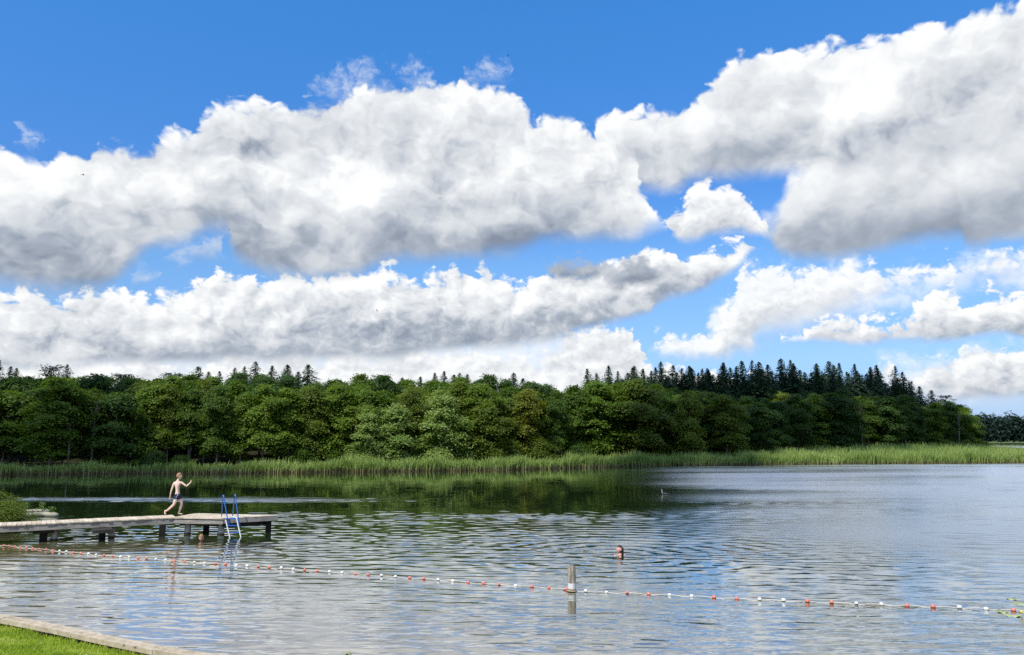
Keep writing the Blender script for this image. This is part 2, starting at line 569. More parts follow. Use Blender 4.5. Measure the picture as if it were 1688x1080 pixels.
def principled(g, color, rough=0.6, normal=None, spec=0.5, **kw):
    p = g.new('ShaderNodeBsdfPrincipled')
    g.put(p.inputs['Base Color'], color if not isinstance(color, tuple) else color + (1.0,))
    g.put(p.inputs['Roughness'], rough)
    p.inputs['Specular IOR Level'].default_value = spec
    for k, v in kw.items():
        g.put(p.inputs[k], v)
    if normal is not None:
        g.put(p.inputs['Normal'], normal)
    return p.outputs[0]


def bump(g, h, strength, dist, fw=None):
    b = g.new('ShaderNodeBump')
    b.inputs['Strength'].default_value = strength
    b.inputs['Distance'].default_value = dist
    if fw is not None and 'Filter Width' in b.inputs:
        b.inputs['Filter Width'].default_value = fw
    g.put(b.inputs['Height'], h)
    return C(g, b.outputs[0])


def obj_coord(g):
    return C(g, g.new('ShaderNodeTexCoord').outputs['Object'])


def world_pos(g):
    return C(g, g.new('ShaderNodeNewGeometry').outputs['Position'])


def scaled(g, v, s):
    return g.vec('MULTIPLY', v, s)


def mat_leaf(name, dark, mid, light, trans=0.35, patch=0.5, tcol=1.5):
    """foliage: each leaf its own tone, larger clumps drift in hue"""
    m, g = material(name)
    rnd = V(g, g.new('ShaderNodeNewGeometry').outputs['Random Per Island'])
    ob = V(g, g.new('ShaderNodeObjectInfo').outputs['Random'])
    n, _ = g.noise(obj_coord(g), patch, 3.0, 0.6)
    f = (rnd * 0.28 + (n - 0.5) * 1.4 + ob * 0.5 + 0.11).clamp()
    col = g.ramp(f, [(0.0, dark), (0.5, mid), (1.0, light)])
    d = principled(g, col, 0.55, spec=0.25)
    t = g.new('ShaderNodeBsdfTranslucent')
    g.put(t.inputs['Color'], g.mix(1.0, col, (tcol * 1.1, tcol * 1.15, tcol * 0.45), blend='MULTIPLY'))
    mx = g.new('ShaderNodeMixShader')
    mx.inputs[0].default_value = trans
    g.t.links.new(d, mx.inputs[1])
    g.t.links.new(t.outputs[0], mx.inputs[2])
    finish(g, mx.outputs[0])
    return m


def mat_bark(name, a, b, sc=3.0):
    m, g = material(name)
    P = scaled(g, obj_coord(g), (1, 1, 0.35))
    n, _ = g.noise(P, sc, 6.0, 0.65)
    col = g.ramp(n, [(0.3, a), (0.7, b)])
    finish(g, principled(g, col, 0.9, bump(g, n, 0.6, 0.03), spec=0.2))
    return m


def mat_wood(name, dark, mid, light, grain=(1.0, 14.0, 14.0), rough=0.85, spots=0.5):
    """weathered timber: long grain, cracks and blotches; grain runs along the object's x"""
    m, g = material(name)
    P = obj_coord(g)
    n, _ = g.noise(scaled(g, P, grain), 2.2, 8.0, 0.65, 0.6)
    n2, _ = g.noise(P, 1.7, 5.0, 0.6)
    cr, _ = g.noise(scaled(g, P, (grain[0] * 0.6, grain[1] * 1.6, grain[2] * 1.6)), 3.0, 3.0, 0.5)
    crack = g.smooth(cr, 0.36, 0.30)
    rnd = V(g, g.new('ShaderNodeNewGeometry').outputs['Random Per Island'])
    f = (n * 0.7 + n2 * spots + (rnd - 0.5) * 0.28 - 0.1).clamp()
    col = g.ramp(f, [(0.25, dark), (0.5, mid), (0.75, light)])
    col = g.mix(crack * 0.75, col, tuple(c * 0.3 for c in dark))
    finish(g, principled(g, col, rough, bump(g, n - crack * 0.5, 0.5, 0.01), spec=0.25))
    return m


def mat_plain(name, col, rough=0.5, spec=0.5, metallic=0.0, var=0.12, scale=6.0):
    m, g = material(name)
    n, _ = g.noise(obj_coord(g), scale, 5.0, 0.6)
    lo, hi = tuple(c * (1 - var) for c in col), tuple(min(1, c * (1 + var)) for c in col)
    finish(g, principled(g, g.ramp(n, [(0.3, lo), (0.7, hi)]), rough, spec=spec, Metallic=metallic))
    return m


def mat_skin(name, base, red, rough=0.5):
    m, g = material(name)
    n, _ = g.noise(obj_coord(g), 9.0, 4.0, 0.6)
    col = g.ramp(n, [(0.35, base), (0.7, red)])
    finish(g, principled(g, col, rough, spec=0.4))
    return m


# ------------------------------------------------------------------ shoreline and terrain
SHORE_PX = [(-500, 788), (-200, 785), (0, 783), (160, 781.5), (340, 781), (480, 780), (560, 779), (700, 777), (840, 775), (930, 772), (1000, 770.5), (1080, 769.5), (1160, 768.5), (1240, 767.5), (1360, 766.2), (1500, 765.2), (1688, 764), (1900, 763)]
SHORE = [at_z(x, y) for x, y in SHORE_PX]


def lerp_table(tab, x):
    if x <= tab[0][0]:
        return tab[0][1]
    for (a, b), (c, d) in zip(tab, tab[1:]):
        if x <= c:
            return b + (d - b) * (x - a) / (c - a)
    return tab[-1][1]


SHORE_XY = [(p.x, p.y) for p in SHORE]


def shore_y(x):
    return lerp_table(SHORE_XY, x)


def ground_z(x, y):
    s = y - shore_y(x)
    z = -0.15 + 0.13 * s if s < 3 else 0.24 + 0.035 * (s - 3)
    s0 = 15 + 45 * min(1.0, max(0.0, (x + 5) / 50))          # the ground climbs behind the first trees
    z += 0.11 * max(0.0, s - s0) * min(1.0, max(0.0, (100 - x) / 25))
    return min(z, 6.5) + 0.07 * mnoise.noise(Vector((x * 0.15, y * 0.15, 2.0)))


def build_far_bank():
    m, g = material('forest_floor')
    n, _ = g.noise(world_pos(g), 0.7, 6.0, 0.65)
    n2, _ = g.noise(world_pos(g), 6.0, 4.0, 0.6)
    col = g.ramp(n * 0.6 + n2 * 0.4, [(0.3, (0.022, 0.018, 0.011)), (0.5, (0.034, 0.032, 0.016)), (0.7, (0.028, 0.048, 0.014))])
    finish(g, principled(g, col, 0.95, bump(g, n2, 0.6, 0.1), spec=0.1))
    xs = [-260 + i * 3.5 for i in range(150)]
    ss = [-3, -1, 0, 1, 2.5, 5, 8, 12, 18, 25, 33, 44, 60, 85, 120, 170]
    V_, F_ = [], []
    for x in xs:
        back = 170.0 if x < 104 else max(40.0, 170 - (x - 104) * 9)
        for s in ss:
            s2 = s if s < 12 else 12 + (s - 12) * (back - 12) / (170 - 12)
            y = shore_y(x) + s2
            z = ground_z(x, y)
            if s == ss[-1]:
                z = -1.0
            V_.append((x, y, z))
    n_ = len(ss)
    for i in range(len(xs) - 1):
        for k in range(n_ - 1):
            a = i * n_ + k
            F_.append((a, a + n_, a + n_ + 1, a + 1))
    o = mesh_obj('far_bank', V_, F_, m, smooth=True)
    set_props(o, 'dark wooded ground of the far shore behind the reeds', 'terrain', kind='structure')
    # land beyond the lake, to the horizon
    V_, F_ = [], []
    xs = [-2600 + i * 100 for i in range(53)]
    ys = [640, 655, 700, 800, 1000, 1400, 2000, 3000]
    for x in xs:
        for y in ys:
            yy = y if y > 640 else y
            V_.append((x, yy + 25 * mnoise.noise(Vector((x * 0.006, 1.0, 0))), -0.5 if y == 640 else (0.6 if y == 655 else 1.5 + (y - 655) * 0.004)))
    n_ = len(ys)
    for i in range(len(xs) - 1):
        for k in range(n_ - 1):
            a = i * n_ + k
            F_.append((a, a + n_, a + n_ + 1, a + 1))
    m2, g = material('meadow')
    n, _ = g.noise(world_pos(g), 0.05, 5.0, 0.6)
    finish(g, principled(g, g.ramp(n, [(0.3, (0.05, 0.085, 0.025)), (0.7, (0.10, 0.13, 0.045))]), 0.95, spec=0.1))
    o = mesh_obj('meadow', V_, F_, m2, smooth=True)
    set_props(o, 'flat green land beyond the far end of the lake', 'terrain', kind='structure')


build_far_bank()


# ------------------------------------------------------------------ water
SWIM = at_z(1022, 915)
KID = at_z(331.5, 892)
RINGS = [(SWIM.x, SWIM.y, 0.80, 0.085, 6.0), (SWIM.x - 9.0, SWIM.y + 3.5, 0.95, 0.035, 7.0), (KID.x, KID.y, 0.55, 0.06, 3.5)]     # place, wavelength, slope, reach
SHALLOW = ((-9.5, 0.5), (14.3, 0.866))
_VN = np.random.default_rng(1234).random((256, 256))


def vnoise(x, y):
    """smooth value noise, -1..1, on arrays"""
    xi, yi = np.floor(x).astype(int), np.floor(y).astype(int)
    fx, fy = x - xi, y - yi
    fx, fy = fx * fx * (3 - 2 * fx), fy * fy * (3 - 2 * fy)
    g = lambda i, j: _VN[(xi + i) & 255, (yi + j) & 255]
    v = (g(0, 0) * (1 - fx) + g(1, 0) * fx) * (1 - fy) + (g(0, 1) * (1 - fx) + g(1, 1) * fx) * fy
    return v * 2 - 1


def sstep(x, a, b):
    t = np.clip((x - a) / (b - a), 0, 1)
    return t * t * (3 - 2 * t)


def ruffle(x, y):
    """how steep the wind makes the waves from place to place: long lanes across the lake"""
    warp = vnoise(x * 0.06, y * 0.10) * 0.6 + vnoise(x * 0.17 + 9, y * 0.25) * 0.4
    lane = vnoise(x * 0.018 + 3, y * 0.16) * 0.65 + vnoise(x * 0.05, y * 0.42 + 7) * 0.35
    edge = np.interp(y, [10, 30, 40, 50, 60, 90, 120], [2, 2, 3, 8, 7, 6, 4])      # where the open, ruffled water begins
    right = sstep(x + warp * 5, edge - 3, edge + 12)
    near = sstep(y + warp * 5, 42, 33)
    shore = sstep(y + warp * 1.5, 27, 20)
    yy = y + warp * 1.6 + x * 0.03
    band = lambda y0, w: sstep(np.abs(yy - y0), w, w * 0.3)
    streak = band(45.6, 2.3) * sstep(x, -2, -12)
    streak2 = band(35.2, 1.8) * sstep(x, -14, -6)
    slick = band(52.5, 1.5) * sstep(x, 24, 14) * sstep(x, 2, 9) + 0.6 * band(41.5, 1.0) * sstep(x, 18, 10) + 0.7 * band(62, 2.0) * sstep(x, 16, 6)
    a = 0.006 + 0.010 * sstep(lane, 0.1, 0.6) * (1 - right)
    a = a + right * (0.052 + 0.032 * lane) * (1 - 0.85 * np.clip(slick, 0, 1))
    a = np.maximum(a, near * (0.047 + 0.024 * lane) * (1 - 0.25 * shore))
    a = np.maximum(a, streak * 0.12)
    a = np.maximum(a, streak2 * 0.075)
    return a


def build_water():
    rng = np.random.default_rng(31)
    # rows grow further apart with distance
    ys = [9.8]
    while ys[-1] < 128:
        ys.append(ys[-1] + 0.045 * (max(ys[-1], 11) / 12) ** 0.62)
    ys = np.array(ys)
    nc = 520
    u = np.linspace(-1, 1, nc)
    Y = np.repeat(ys[:, None], nc, 1)
    X = u[None, :] * (0.74 * ys[:, None] + 5.0)
    step = np.gradient(ys)[:, None]
    A = ruffle(X, Y)
    Z = np.zeros_like(X)
    N = 64
    lam = 0.18 * (0.85 / 0.18) ** rng.random(N)
    ang = rng.normal(0.10, 0.24, N)
    ph = rng.random(N) * 6.283
    for l, a, p in zip(lam, ang, ph):
        k = 6.283 / l
        fade = sstep(l / step, 2.2, 4.0)
        s = np.sqrt(2.0 / N)
        Z += (s / k) * np.sin(k * (X * math.sin(a) + Y * math.cos(a)) + p + 0.8 * vnoise(X * 0.35, Y * 0.35)) * fade
    grp = 1 + 0.45 * vnoise(X * 0.5, Y * 0.9) + 0.25 * vnoise(X * 1.3 + 5, Y * 2.1)      # waves come in groups
    Z *= A * grp
    for (cx, cy, wl, slope, reach) in RINGS:
        r = np.hypot(X - cx, (Y - cy)) + 0.12 * vnoise(X * 0.8, Y * 0.8)
        Z += slope * wl / 6.283 * np.sin(6.283 * r / wl) * np.exp(-r / reach) * sstep(r, 0.15, 1.0) * sstep(Y, 20.0 + 3 * vnoise(X * .2, Y * .2), 23.5)
    nr = len(ys)
    V_ = np.stack([X, Y, Z], -1).reshape(-1, 3)
    i = np.arange(nr - 1)[:, None] * nc + np.arange(nc - 1)[None, :]
    F_ = np.stack([i, i + 1, i + nc + 1, i + nc], -1).reshape(-1, 4)
    # the rest of the lake lies flat around it, a hand's breadth lower
    b = len(V_)
    outer = np.array([(-2600, -60, -0.06), (2600, -60, -0.06), (2600, 700, -0.06), (-2600, 700, -0.06)], dtype=float)
    V_ = np.concatenate([V_, outer])
    F_ = np.concatenate([F_, np.array([[b, b + 1, b + 2, b + 3]])])
    me = bpy.data.meshes.new('water')
    me.vertices.add(len(V_))
    me.vertices.foreach_set('co', V_.astype(np.float32).ravel())
    me.loops.add(len(F_) * 4)
    me.loops.foreach_set('vertex_index', F_.astype(np.int32).ravel())
    me.polygons.add(len(F_))
    me.polygons.foreach_set('loop_start', np.arange(0, len(F_) * 4, 4, dtype=np.int32))
    me.polygons.foreach_set('use_smooth', np.ones(len(F_), dtype=bool))
    me.update(calc_edges=True)

    m, g = material('lake_water')
    P = world_pos(g)
    x, y, _ = g.sep(P)
    # the finest ripples, only where the wind is
    w2, _ = g.noise(scaled(g, P, (2.6, 9.0, 0)), 1.0, 2.0, 0.4, 0.3)
    where_, _ = g.noise(scaled(g, P, (0.02, 0.10, 0)), 1.0, 3.0, 0.5)
    open_ = g.smooth(x - y * 0.10, -4.0, 10.0).max(g.smooth(y, 40.0, 32.0) * 0.5)
    nrm = bump(g, w2 * (open_ * g.smooth(where_, 0.3, 0.7) * 0.010), 1.0, 1.0, 0.02)
    warp, _ = g.noise(scaled(g, P, (0.05, 0.09, 0)), 1.0, 3.0, 0.5)
    # what shows through the surface: sand in the shallows by the bank, green-black depth further out
    sx, sy = SHALLOW
    ed = (x - sx[0]) * sx[1] + (y - sy[0]) * sy[1]
    shallow = g.smooth(ed + (warp - 0.5) * 4.0, 14.0, 0.0)
    sand, _ = g.noise(scaled(g, P, (1.2, 2.2, 0)), 1.0, 5.0, 0.6)
    body = g.ramp(shallow + (sand - 0.5) * 0.12, [(0.0, (0.018, 0.036, 0.013)), (0.2, (0.042, 0.056, 0.022)), (0.5, (0.10, 0.10, 0.055)), (1.0, (0.22, 0.19, 0.14))])
    weedy = g.smooth(x + (warp - 0.5) * 5.0, -6.5, -14.0) * g.smooth(y + (warp - 0.5) * 4.0, 30.0, 22.0)
    body = g.mix(weedy * 0.8, body, g.ramp(sand, [(0.3, (0.15, 0.135, 0.055)), (0.7, (0.28, 0.245, 0.11))]))
    dif = g.new('ShaderNodeBsdfDiffuse')
    g.put(dif.inputs['Color'], body)
    gl = g.new('ShaderNodeBsdfGlossy')
    rough = g.smooth(x - y * 0.13 + (warp - 0.5) * 8.0, -3.0, 12.0) * (0.45 + g.smooth(where_, 0.3, 0.6) * 0.55) * g.smooth(y, 13.0, 30.0)
    fl, _ = g.noise(scaled(g, P, (0.22, 1.6, 0)), 1.0, 4.0, 0.6)
    streak = g.smooth(g.math('ABSOLUTE', y - 45.8 + (warp - 0.5) * 5.0 + x * 0.03 + (fl - 0.5) * 6.0), 2.9, 0.2) * g.smooth(x + (fl - 0.5) * 14.0, -4.0, -14.0) * 0.75
    g.put(gl.inputs['Roughness'], rough.max(streak) * 0.30 + 0.015)
    gl.inputs['Color'].default_value = (0.98, 0.99, 1.0, 1)
    g.put(gl.inputs['Normal'], nrm)
    fr = g.new('ShaderNodeFresnel')
    fr.inputs['IOR'].default_value = 1.333
    g.put(fr.inputs['Normal'], nrm)
    mx = g.new('ShaderNodeMixShader')
    g.put(mx.inputs[0], g.math('POWER', V(g, fr.outputs[0]), 0.42))
    g.t.links.new(dif.outputs[0], mx.inputs[1])
    g.t.links.new(gl.outputs[0], mx.inputs[2])
    finish(g, mx.outputs[0])
    me.materials.append(m)
    o = link(bpy.data.objects.new('water', me))
    set_props(o, 'rippled lake water reflecting clouds and dark trees', 'lake', kind='structure')


build_water()

# ------------------------------------------------------------------ reeds
def build_reeds():
    rng = np.random.default_rng(5)
    m, g = material('reed')
    P = obj_coord(g)
    _, _, z = g.sep(P)
    rnd = V(g, g.new('ShaderNodeNewGeometry').outputs['Random Per Island'])
    n, _ = g.noise(scaled(g, P, (0.12, 0.12, 0.0)), 1.0, 3.0, 0.5)
    green = g.ramp((rnd * 0.6 + (n - 0.5) * 1.2 + 0.2).clamp(), [(0.0, (0.14, 0.21, 0.045)), (0.5, (0.25, 0.34, 0.09)), (1.0, (0.40, 0.46, 0.16))])
    straw = g.ramp(rnd, [(0.0, (0.13, 0.12, 0.055)), (1.0, (0.34, 0.28, 0.15))])
    col = g.mix(g.smooth(z + (rnd - 0.5) * 0.4, 0.50, 0.10), green, straw)
    d = principled(g, col, 0.6, spec=0.25)
    t = g.new('ShaderNodeBsdfTranslucent')
    g.put(t.inputs['Color'], g.mix(1.0, col, (1.5, 1.6, 0.8), blend='MULTIPLY'))
    mx = g.new('ShaderNodeMixShader')
    mx.inputs[0].default_value = 0.3
    g.t.links.new(d, mx.inputs[1])
    g.t.links.new(t.outputs[0], mx.inputs[2])
    finish(g, mx.outputs[0])
    # height and depth of the belt along the shore, by the shore point's place in the photograph
    HT = [(-500, 1.1), (0, 1.1), (330, 1.15), (480, 1.3), (560, 1.5), (700, 1.55), (840, 1.45), (1000, 1.6), (1240, 1.65), (1500, 1.8), (1900, 1.8)]
    DP = [(-500, 4), (0, 4), (330, 3), (480, 5), (700, 7), (900, 9), (1000, 9), (1180, 10), (1260, 18), (1400, 34), (1600, 40), (1900, 40)]
    GAPS = [(225, 285, 0.45), (165, 225, 0.8), (285, 330, 0.8)]
    quads = []
    xs = np.arange(-75, 95, 0.02)
    tot = 0
    for x0 in np.arange(-75, 96, 0.5):
        y0 = shore_y(x0)
        px = 844 + FPX * x0 / y0
        hgt, dep = lerp_table(HT, px), lerp_table(DP, px)
        keep = 1.0
        for a, b, k in GAPS:
            if a <= px < b:
                keep = k
        nf = int(46 * keep)
        nb = int(dep * 0.5 * 9 * keep)
        k = nf + nb
        bx = x0 + rng.random(k) * 0.5
        edge = 0.35 * math.sin(x0 * 0.9) + 0.25 * math.sin(x0 * 2.3 + 1)
        by = np.concatenate([rng.random(nf) ** 1.5 * 2.0, rng.random(nb) * dep]) + edge
        by = np.array([shore_y(v) for v in bx]) + by
        clump = 1 + 0.16 * math.sin(x0 * 0.7 + 2) + 0.10 * math.sin(x0 * 1.9)
        hh = hgt * clump * (0.62 + 0.5 * rng.random(k))
        w = 0.030 + 0.03 * rng.random(k)
        az = rng.random(k) * np.pi * 2
        lx, ly = 0.16 * rng.standard_normal(k) + 0.05, 0.12 * rng.standard_normal(k)
        cx, cy = np.cos(az) * w, np.sin(az) * w
        z0 = np.array([max(-0.15, ground_z(a, b) - 0.1) for a, b in zip(bx, by)])
        for part in range(2):
            t0, t1 = (0.0, 0.55) if part == 0 else (0.55, 1.0)
            w0, w1 = (0.6, 1.0) if part == 0 else (1.0, 0.15)
            q = np.zeros((k, 4, 3))
            for j, (t, ww, sg) in enumerate(((t0, w0, -1), (t0, w0, 1), (t1, w1, 1), (t1, w1, -1))):
                q[:, j, 0] = bx + lx * t * t * hh + sg * cx * ww
                q[:, j, 1] = by + ly * t * t * hh + sg * cy * ww
                q[:, j, 2] = z0 + hh * t
            quads.append(q)
        # leaning leaves in the upper half
        kl = k // 2
        sel = rng.integers(0, k, kl)
        t = 0.45 + 0.45 * rng.random(kl)
        L = 0.35 + 0.3 * rng.random(kl)
        a2 = rng.random(kl) * np.pi * 2
        bx2, by2, bz2 = bx[sel] + lx[sel] * t * t * hh[sel], by[sel] + ly[sel] * t * t * hh[sel], z0[sel] + hh[sel] * t
        q = np.zeros((kl, 4, 3))
        dx, dy = np.cos(a2) * L, np.sin(a2) * L
        for j, (f, ww, zz) in enumerate(((0, 0.02, 0), (0.5, 0.03, 0.5), (1, 0.004, 0.55), (0.5, -0.03, 0.5))):
            q[:, j, 0] = bx2 + dx * f * 0.7 - np.sin(a2) * ww
            q[:, j, 1] = by2 + dy * f * 0.7 + np.cos(a2) * ww
            q[:, j, 2] = bz2 + L * zz
        quads.append(q)
    me = quads_mesh('reeds', np.concatenate(quads))
    me.materials.append(m)
    o = link(bpy.data.objects.new('reeds', me))
    set_props(o, 'belt of green reeds with straw bases along the far waterline', 'reeds', kind='stuff')


build_reeds()


# ------------------------------------------------------------------ trees
LEAF = {
    'dark': mat_leaf('leaf_dark', (0.024, 0.056, 0.011), (0.048, 0.100, 0.018), (0.085, 0.145, 0.025)),
    'mid': mat_leaf('leaf_mid', (0.042, 0.084, 0.010), (0.092, 0.158, 0.016), (0.165, 0.235, 0.028)),
    'olive': mat_leaf('leaf_olive', (0.054, 0.084, 0.011), (0.115, 0.162, 0.018), (0.195, 0.238, 0.032)),
    'yellow': mat_leaf('leaf_yellow', (0.050, 0.080, 0.010), (0.110, 0.140, 0.014), (0.190, 0.200, 0.022)),
    'pale': mat_leaf('leaf_pale', (0.085, 0.145, 0.026), (0.165, 0.245, 0.055), (0.270, 0.345, 0.105)),
    'needle': mat_leaf('needle', (0.018, 0.044, 0.018), (0.032, 0.070, 0.027), (0.054, 0.100, 0.036), trans=0.2),
    'blue': mat_leaf('needle_blue', (0.022, 0.050, 0.030), (0.040, 0.080, 0.048), (0.062, 0.108, 0.062), trans=0.2),
    'far': mat_leaf('leaf_far_hazed', (0.014, 0.034, 0.026), (0.024, 0.050, 0.038), (0.042, 0.074, 0.054)),  # blue-green cast paints the haze of distance into the leaf colour
}
BARK = mat_bark('bark', (0.07, 0.06, 0.045), (0.22, 0.19, 0.15))
BARK_PALE = mat_bark('bark_pale', (0.10, 0.095, 0.08), (0.23, 0.22, 0.19), 2.0)


def leaf_quads(rng, centres, normals, length, width):
    """rhombic leaves at the centres, facing the normals, turned at random"""
    n = len(centres)
    nrm = normals / np.linalg.norm(normals, axis=1, keepdims=True)
    a = rng.standard_normal((n, 3))
    a -= nrm * (a * nrm).sum(1, keepdims=True)
    a /= np.linalg.norm(a, axis=1, keepdims=True)
    b = np.cross(nrm, a)
    L = (length * (0.7 + 0.6 * rng.random(n)))[:, None]
    W = (width * (0.7 + 0.6 * rng.random(n)))[:, None]
    q = np.zeros((n, 4, 3))
    q[:, 0] = centres - a * L * 0.5
    q[:, 1] = centres + b * W * 0.5 + nrm * W * 0.12
    q[:, 2] = centres + a * L * 0.5
    q[:, 3] = centres - b * W * 0.5 + nrm * W * 0.12
    return q


def broad_crown(seed, H, Rm, z0, peak, n_spray, per, leaf, spray_r=0.95, flat=0.30, top_pow=0.62, lobes=0.28):
    """crown built of boughs: leaf sprays gathered round several limbs, with dark gaps between and a ragged outline"""
    rng = np.random.default_rng(seed)

    def prof(t):
        if t < peak:
            return 0.60 + 0.40 * ((t - z0) / max(1e-3, peak - z0)) ** 0.7
        return max(0.0, 1 - ((t - peak) / (1 - peak)) ** 1.8) ** top_pow
    nb = 13
    boughs = []
    for j in range(nb):
        t = z0 + 0.08 + (0.86 - z0) * j / (nb - 1) + rng.normal() * 0.02
        a = j * 2.4 + rng.random() * 0.9
        p = prof(min(t, 0.97))
        rr = Rm * p * (0.50 + lobes * rng.normal() * 0.5)
        rs = Rm * (0.34 + 0.16 * rng.random()) * (0.55 + 0.45 * p)
        boughs.append((np.array([rr * math.cos(a), rr * math.sin(a), t * H]), rs))
    boughs.append((np.array([rng.normal() * 0.12 * Rm, rng.normal() * 0.12 * Rm, (0.90 - 0.03 * rng.random()) * H]), Rm * 0.34))
    w = np.array([r ** 2 for _, r in boughs])
    pick = rng.choice(len(boughs), n_spray, p=w / w.sum())
    cen, nor, tips = [], [], []
    for i in range(n_spray):
        bc, rs = boughs[pick[i]]
        d = rng.standard_normal(3)
        d[2] = d[2] * 0.8 + 0.25
        d /= np.linalg.norm(d)
        c = bc + d * rs * np.array([1.0, 1.0, 0.72]) * (0.55 + 0.45 * rng.random() ** 0.6)
        c[2] = min(c[2], H * 1.0)
        a = math.atan2(c[1], c[0])
        out = np.array([math.cos(a), math.sin(a), 0.0])
        s = spray_r * (0.50 + 0.70 * rng.random())
        k = int(per * (s / spray_r) ** 1.6) + 3
        q = rng.standard_normal((k, 3)) * np.array([0.5, 0.5, flat * 0.5]) * s
        rad = (q * out).sum(1)
        q[:, 2] -= 0.28 * rad + 0.12 * np.abs(rad) ** 2 / s       # sprays hang outwards
        cen.append(c + q)
        nor.append(rng.standard_normal((k, 3)) * 0.5 + np.array([0, 0, 1.0]) + out * 0.6)
        tips.append(c)
    cen, nor = np.concatenate(cen), np.concatenate(nor)
    cen[:, 2] = np.maximum(cen[:, 2], 0.15)
    return leaf_quads(rng, cen, nor, leaf, leaf * 0.62), tips


def trunk_mb(seed, H, r, tips, top=0.85, n_limb=12, lean=0.03, zmin=0.15):
    rnd = random.Random(seed)
    mb = MB()
    lx, ly = rnd.uniform(-lean, lean) * H, rnd.uniform(-lean, lean) * H
    pts = []
    for i in range(9):
        t = i / 8
        pts.append((lx * t * t + 0.08 * math.sin(5 * t + seed), ly * t * t + 0.06 * math.cos(4 * t + seed), -0.4 + (H * top + 0.4) * t))
    mb.tube(pts, [r * (1.25 if i == 0 else 1) * (1 - 0.85 * i / 8) for i in range(9)], 7)
    use = [t for t in tips if t[2] > zmin * H]
    rnd.shuffle(use)
    for t in use[:n_limb]:
        t = Vector(t)
        zb = max(0.08 * H, t.z - 0.55 * math.hypot(t.x, t.y) - 0.06 * H)
        k = min(1.0, zb / (H * top))
        b = Vector((lx * k * k, ly * k * k, zb))
        mid = b.lerp(t, 0.5) + Vector((0, 0, 0.10 * (t - b).length))
        r0 = max(0.03, r * (1 - 0.85 * k) * 0.5)
        mb.tube([b, mid, t], [r0, r0 * 0.6, 0.012], 5)
    return mb


def spruce(seed, H, Rb, z0=0.10, dens=1.0):
    """spruce: drooping boughs all the way up, none quite level with the next, and a thin leader"""
    rng = np.random.default_rng(seed)
    Q = []
    n = int(330 * dens)
    skew = rng.random(3) * 6.28
    for i in range(n):
        t = z0 + (0.985 - z0) * ((i + rng.random()) / n) ** 0.92
        a = i * 2.399 + rng.normal() * 0.3
        side = 1 + 0.22 * math.sin(a + skew[0] + 4 * t) + 0.15 * math.sin(2 * a + skew[1] + 17 * t)
        Lb = Rb * (1 - t) ** 0.90 * (0.55 + 0.60 * rng.random()) * side + 0.05
        ns = max(2, int(Lb / 0.32))
        lift = 0.35 * (t > 0.85) + 0.04
        for s in range(ns):
            f = (s + 0.7) / ns
            r = Lb * f
            c = np.array([math.cos(a) * r, math.sin(a) * r, t * H - Lb * 0.40 * f * f + lift * r])
            k = 5 if t < 0.9 else 3
            cc = c + rng.standard_normal((k, 3)) * np.array([0.2, 0.2, 0.10]) * min(1.0, 0.15 + 2.2 * (1 - t))
            nn = np.array([math.cos(a) * 0.5, math.sin(a) * 0.5, 1.0]) + rng.standard_normal((k, 3)) * 0.45
            Q.append(leaf_quads(rng, cc, nn, np.float64(0.58 * (1.08 - 0.62 * t)), np.float64(0.27 * (1.05 - 0.5 * t))))
    top = np.array([[0, 0, H * 0.985], [0, 0, H * 0.96], [0, 0, H * 0.94]]) + rng.standard_normal((3, 3)) * 0.03
    Q.append(leaf_quads(rng, top, np.array([[1, 0.2, 0.1], [0.1, 1, 0.1], [-0.7, 0.7, 0.1]]), 0.5, 0.16))
    mb = MB().tube([(0, 0, -0.4), (0, 0, H * 0.5), (0, 0, H)], [H * 0.014, H * 0.008, 0.015], 6)
    return np.concatenate(Q), mb


def pine_crown(seed, H, Rm):
    """flat-topped old pine: tufts at the ends of bare limbs"""
    rng = np.random.default_rng(seed)
    cen, nor, tips = [], [], []
    for i in range(46):
        t = 0.62 + 0.36 * rng.random()
        a = rng.random() * 6.28
        rr = Rm * (0.15 + 0.85 * rng.random()) * (1.25 - 0.75 * (t - 0.62) / 0.38)
        c = np.array([rr * math.cos(a), rr * math.sin(a), t * H])
        k = 34
        cen.append(c + rng.standard_normal((k, 3)) * np.array([0.42, 0.42, 0.16]))
        nor.append(rng.standard_normal((k, 3)) * 0.7 + np.array([0, 0, 1.0]))
        tips.append(c)
    return leaf_quads(rng, np.concatenate(cen), np.concatenate(nor), 0.34, 0.16), tips


PROTO = {}


def proto(name, quads, mb, H):
    cr = quads_mesh(name + '_crown', quads)
    tr = bpy.data.meshes.new(name + '_trunk')
    tr.from_pydata(mb.v, [], mb.f)
    tr.polygons.foreach_set('use_smooth', [True] * len(tr.polygons))
    tr.update()
    cr.materials.append(LEAF['mid'])
    tr.materials.append(BARK)
    PROTO[name] = (cr, tr, H)


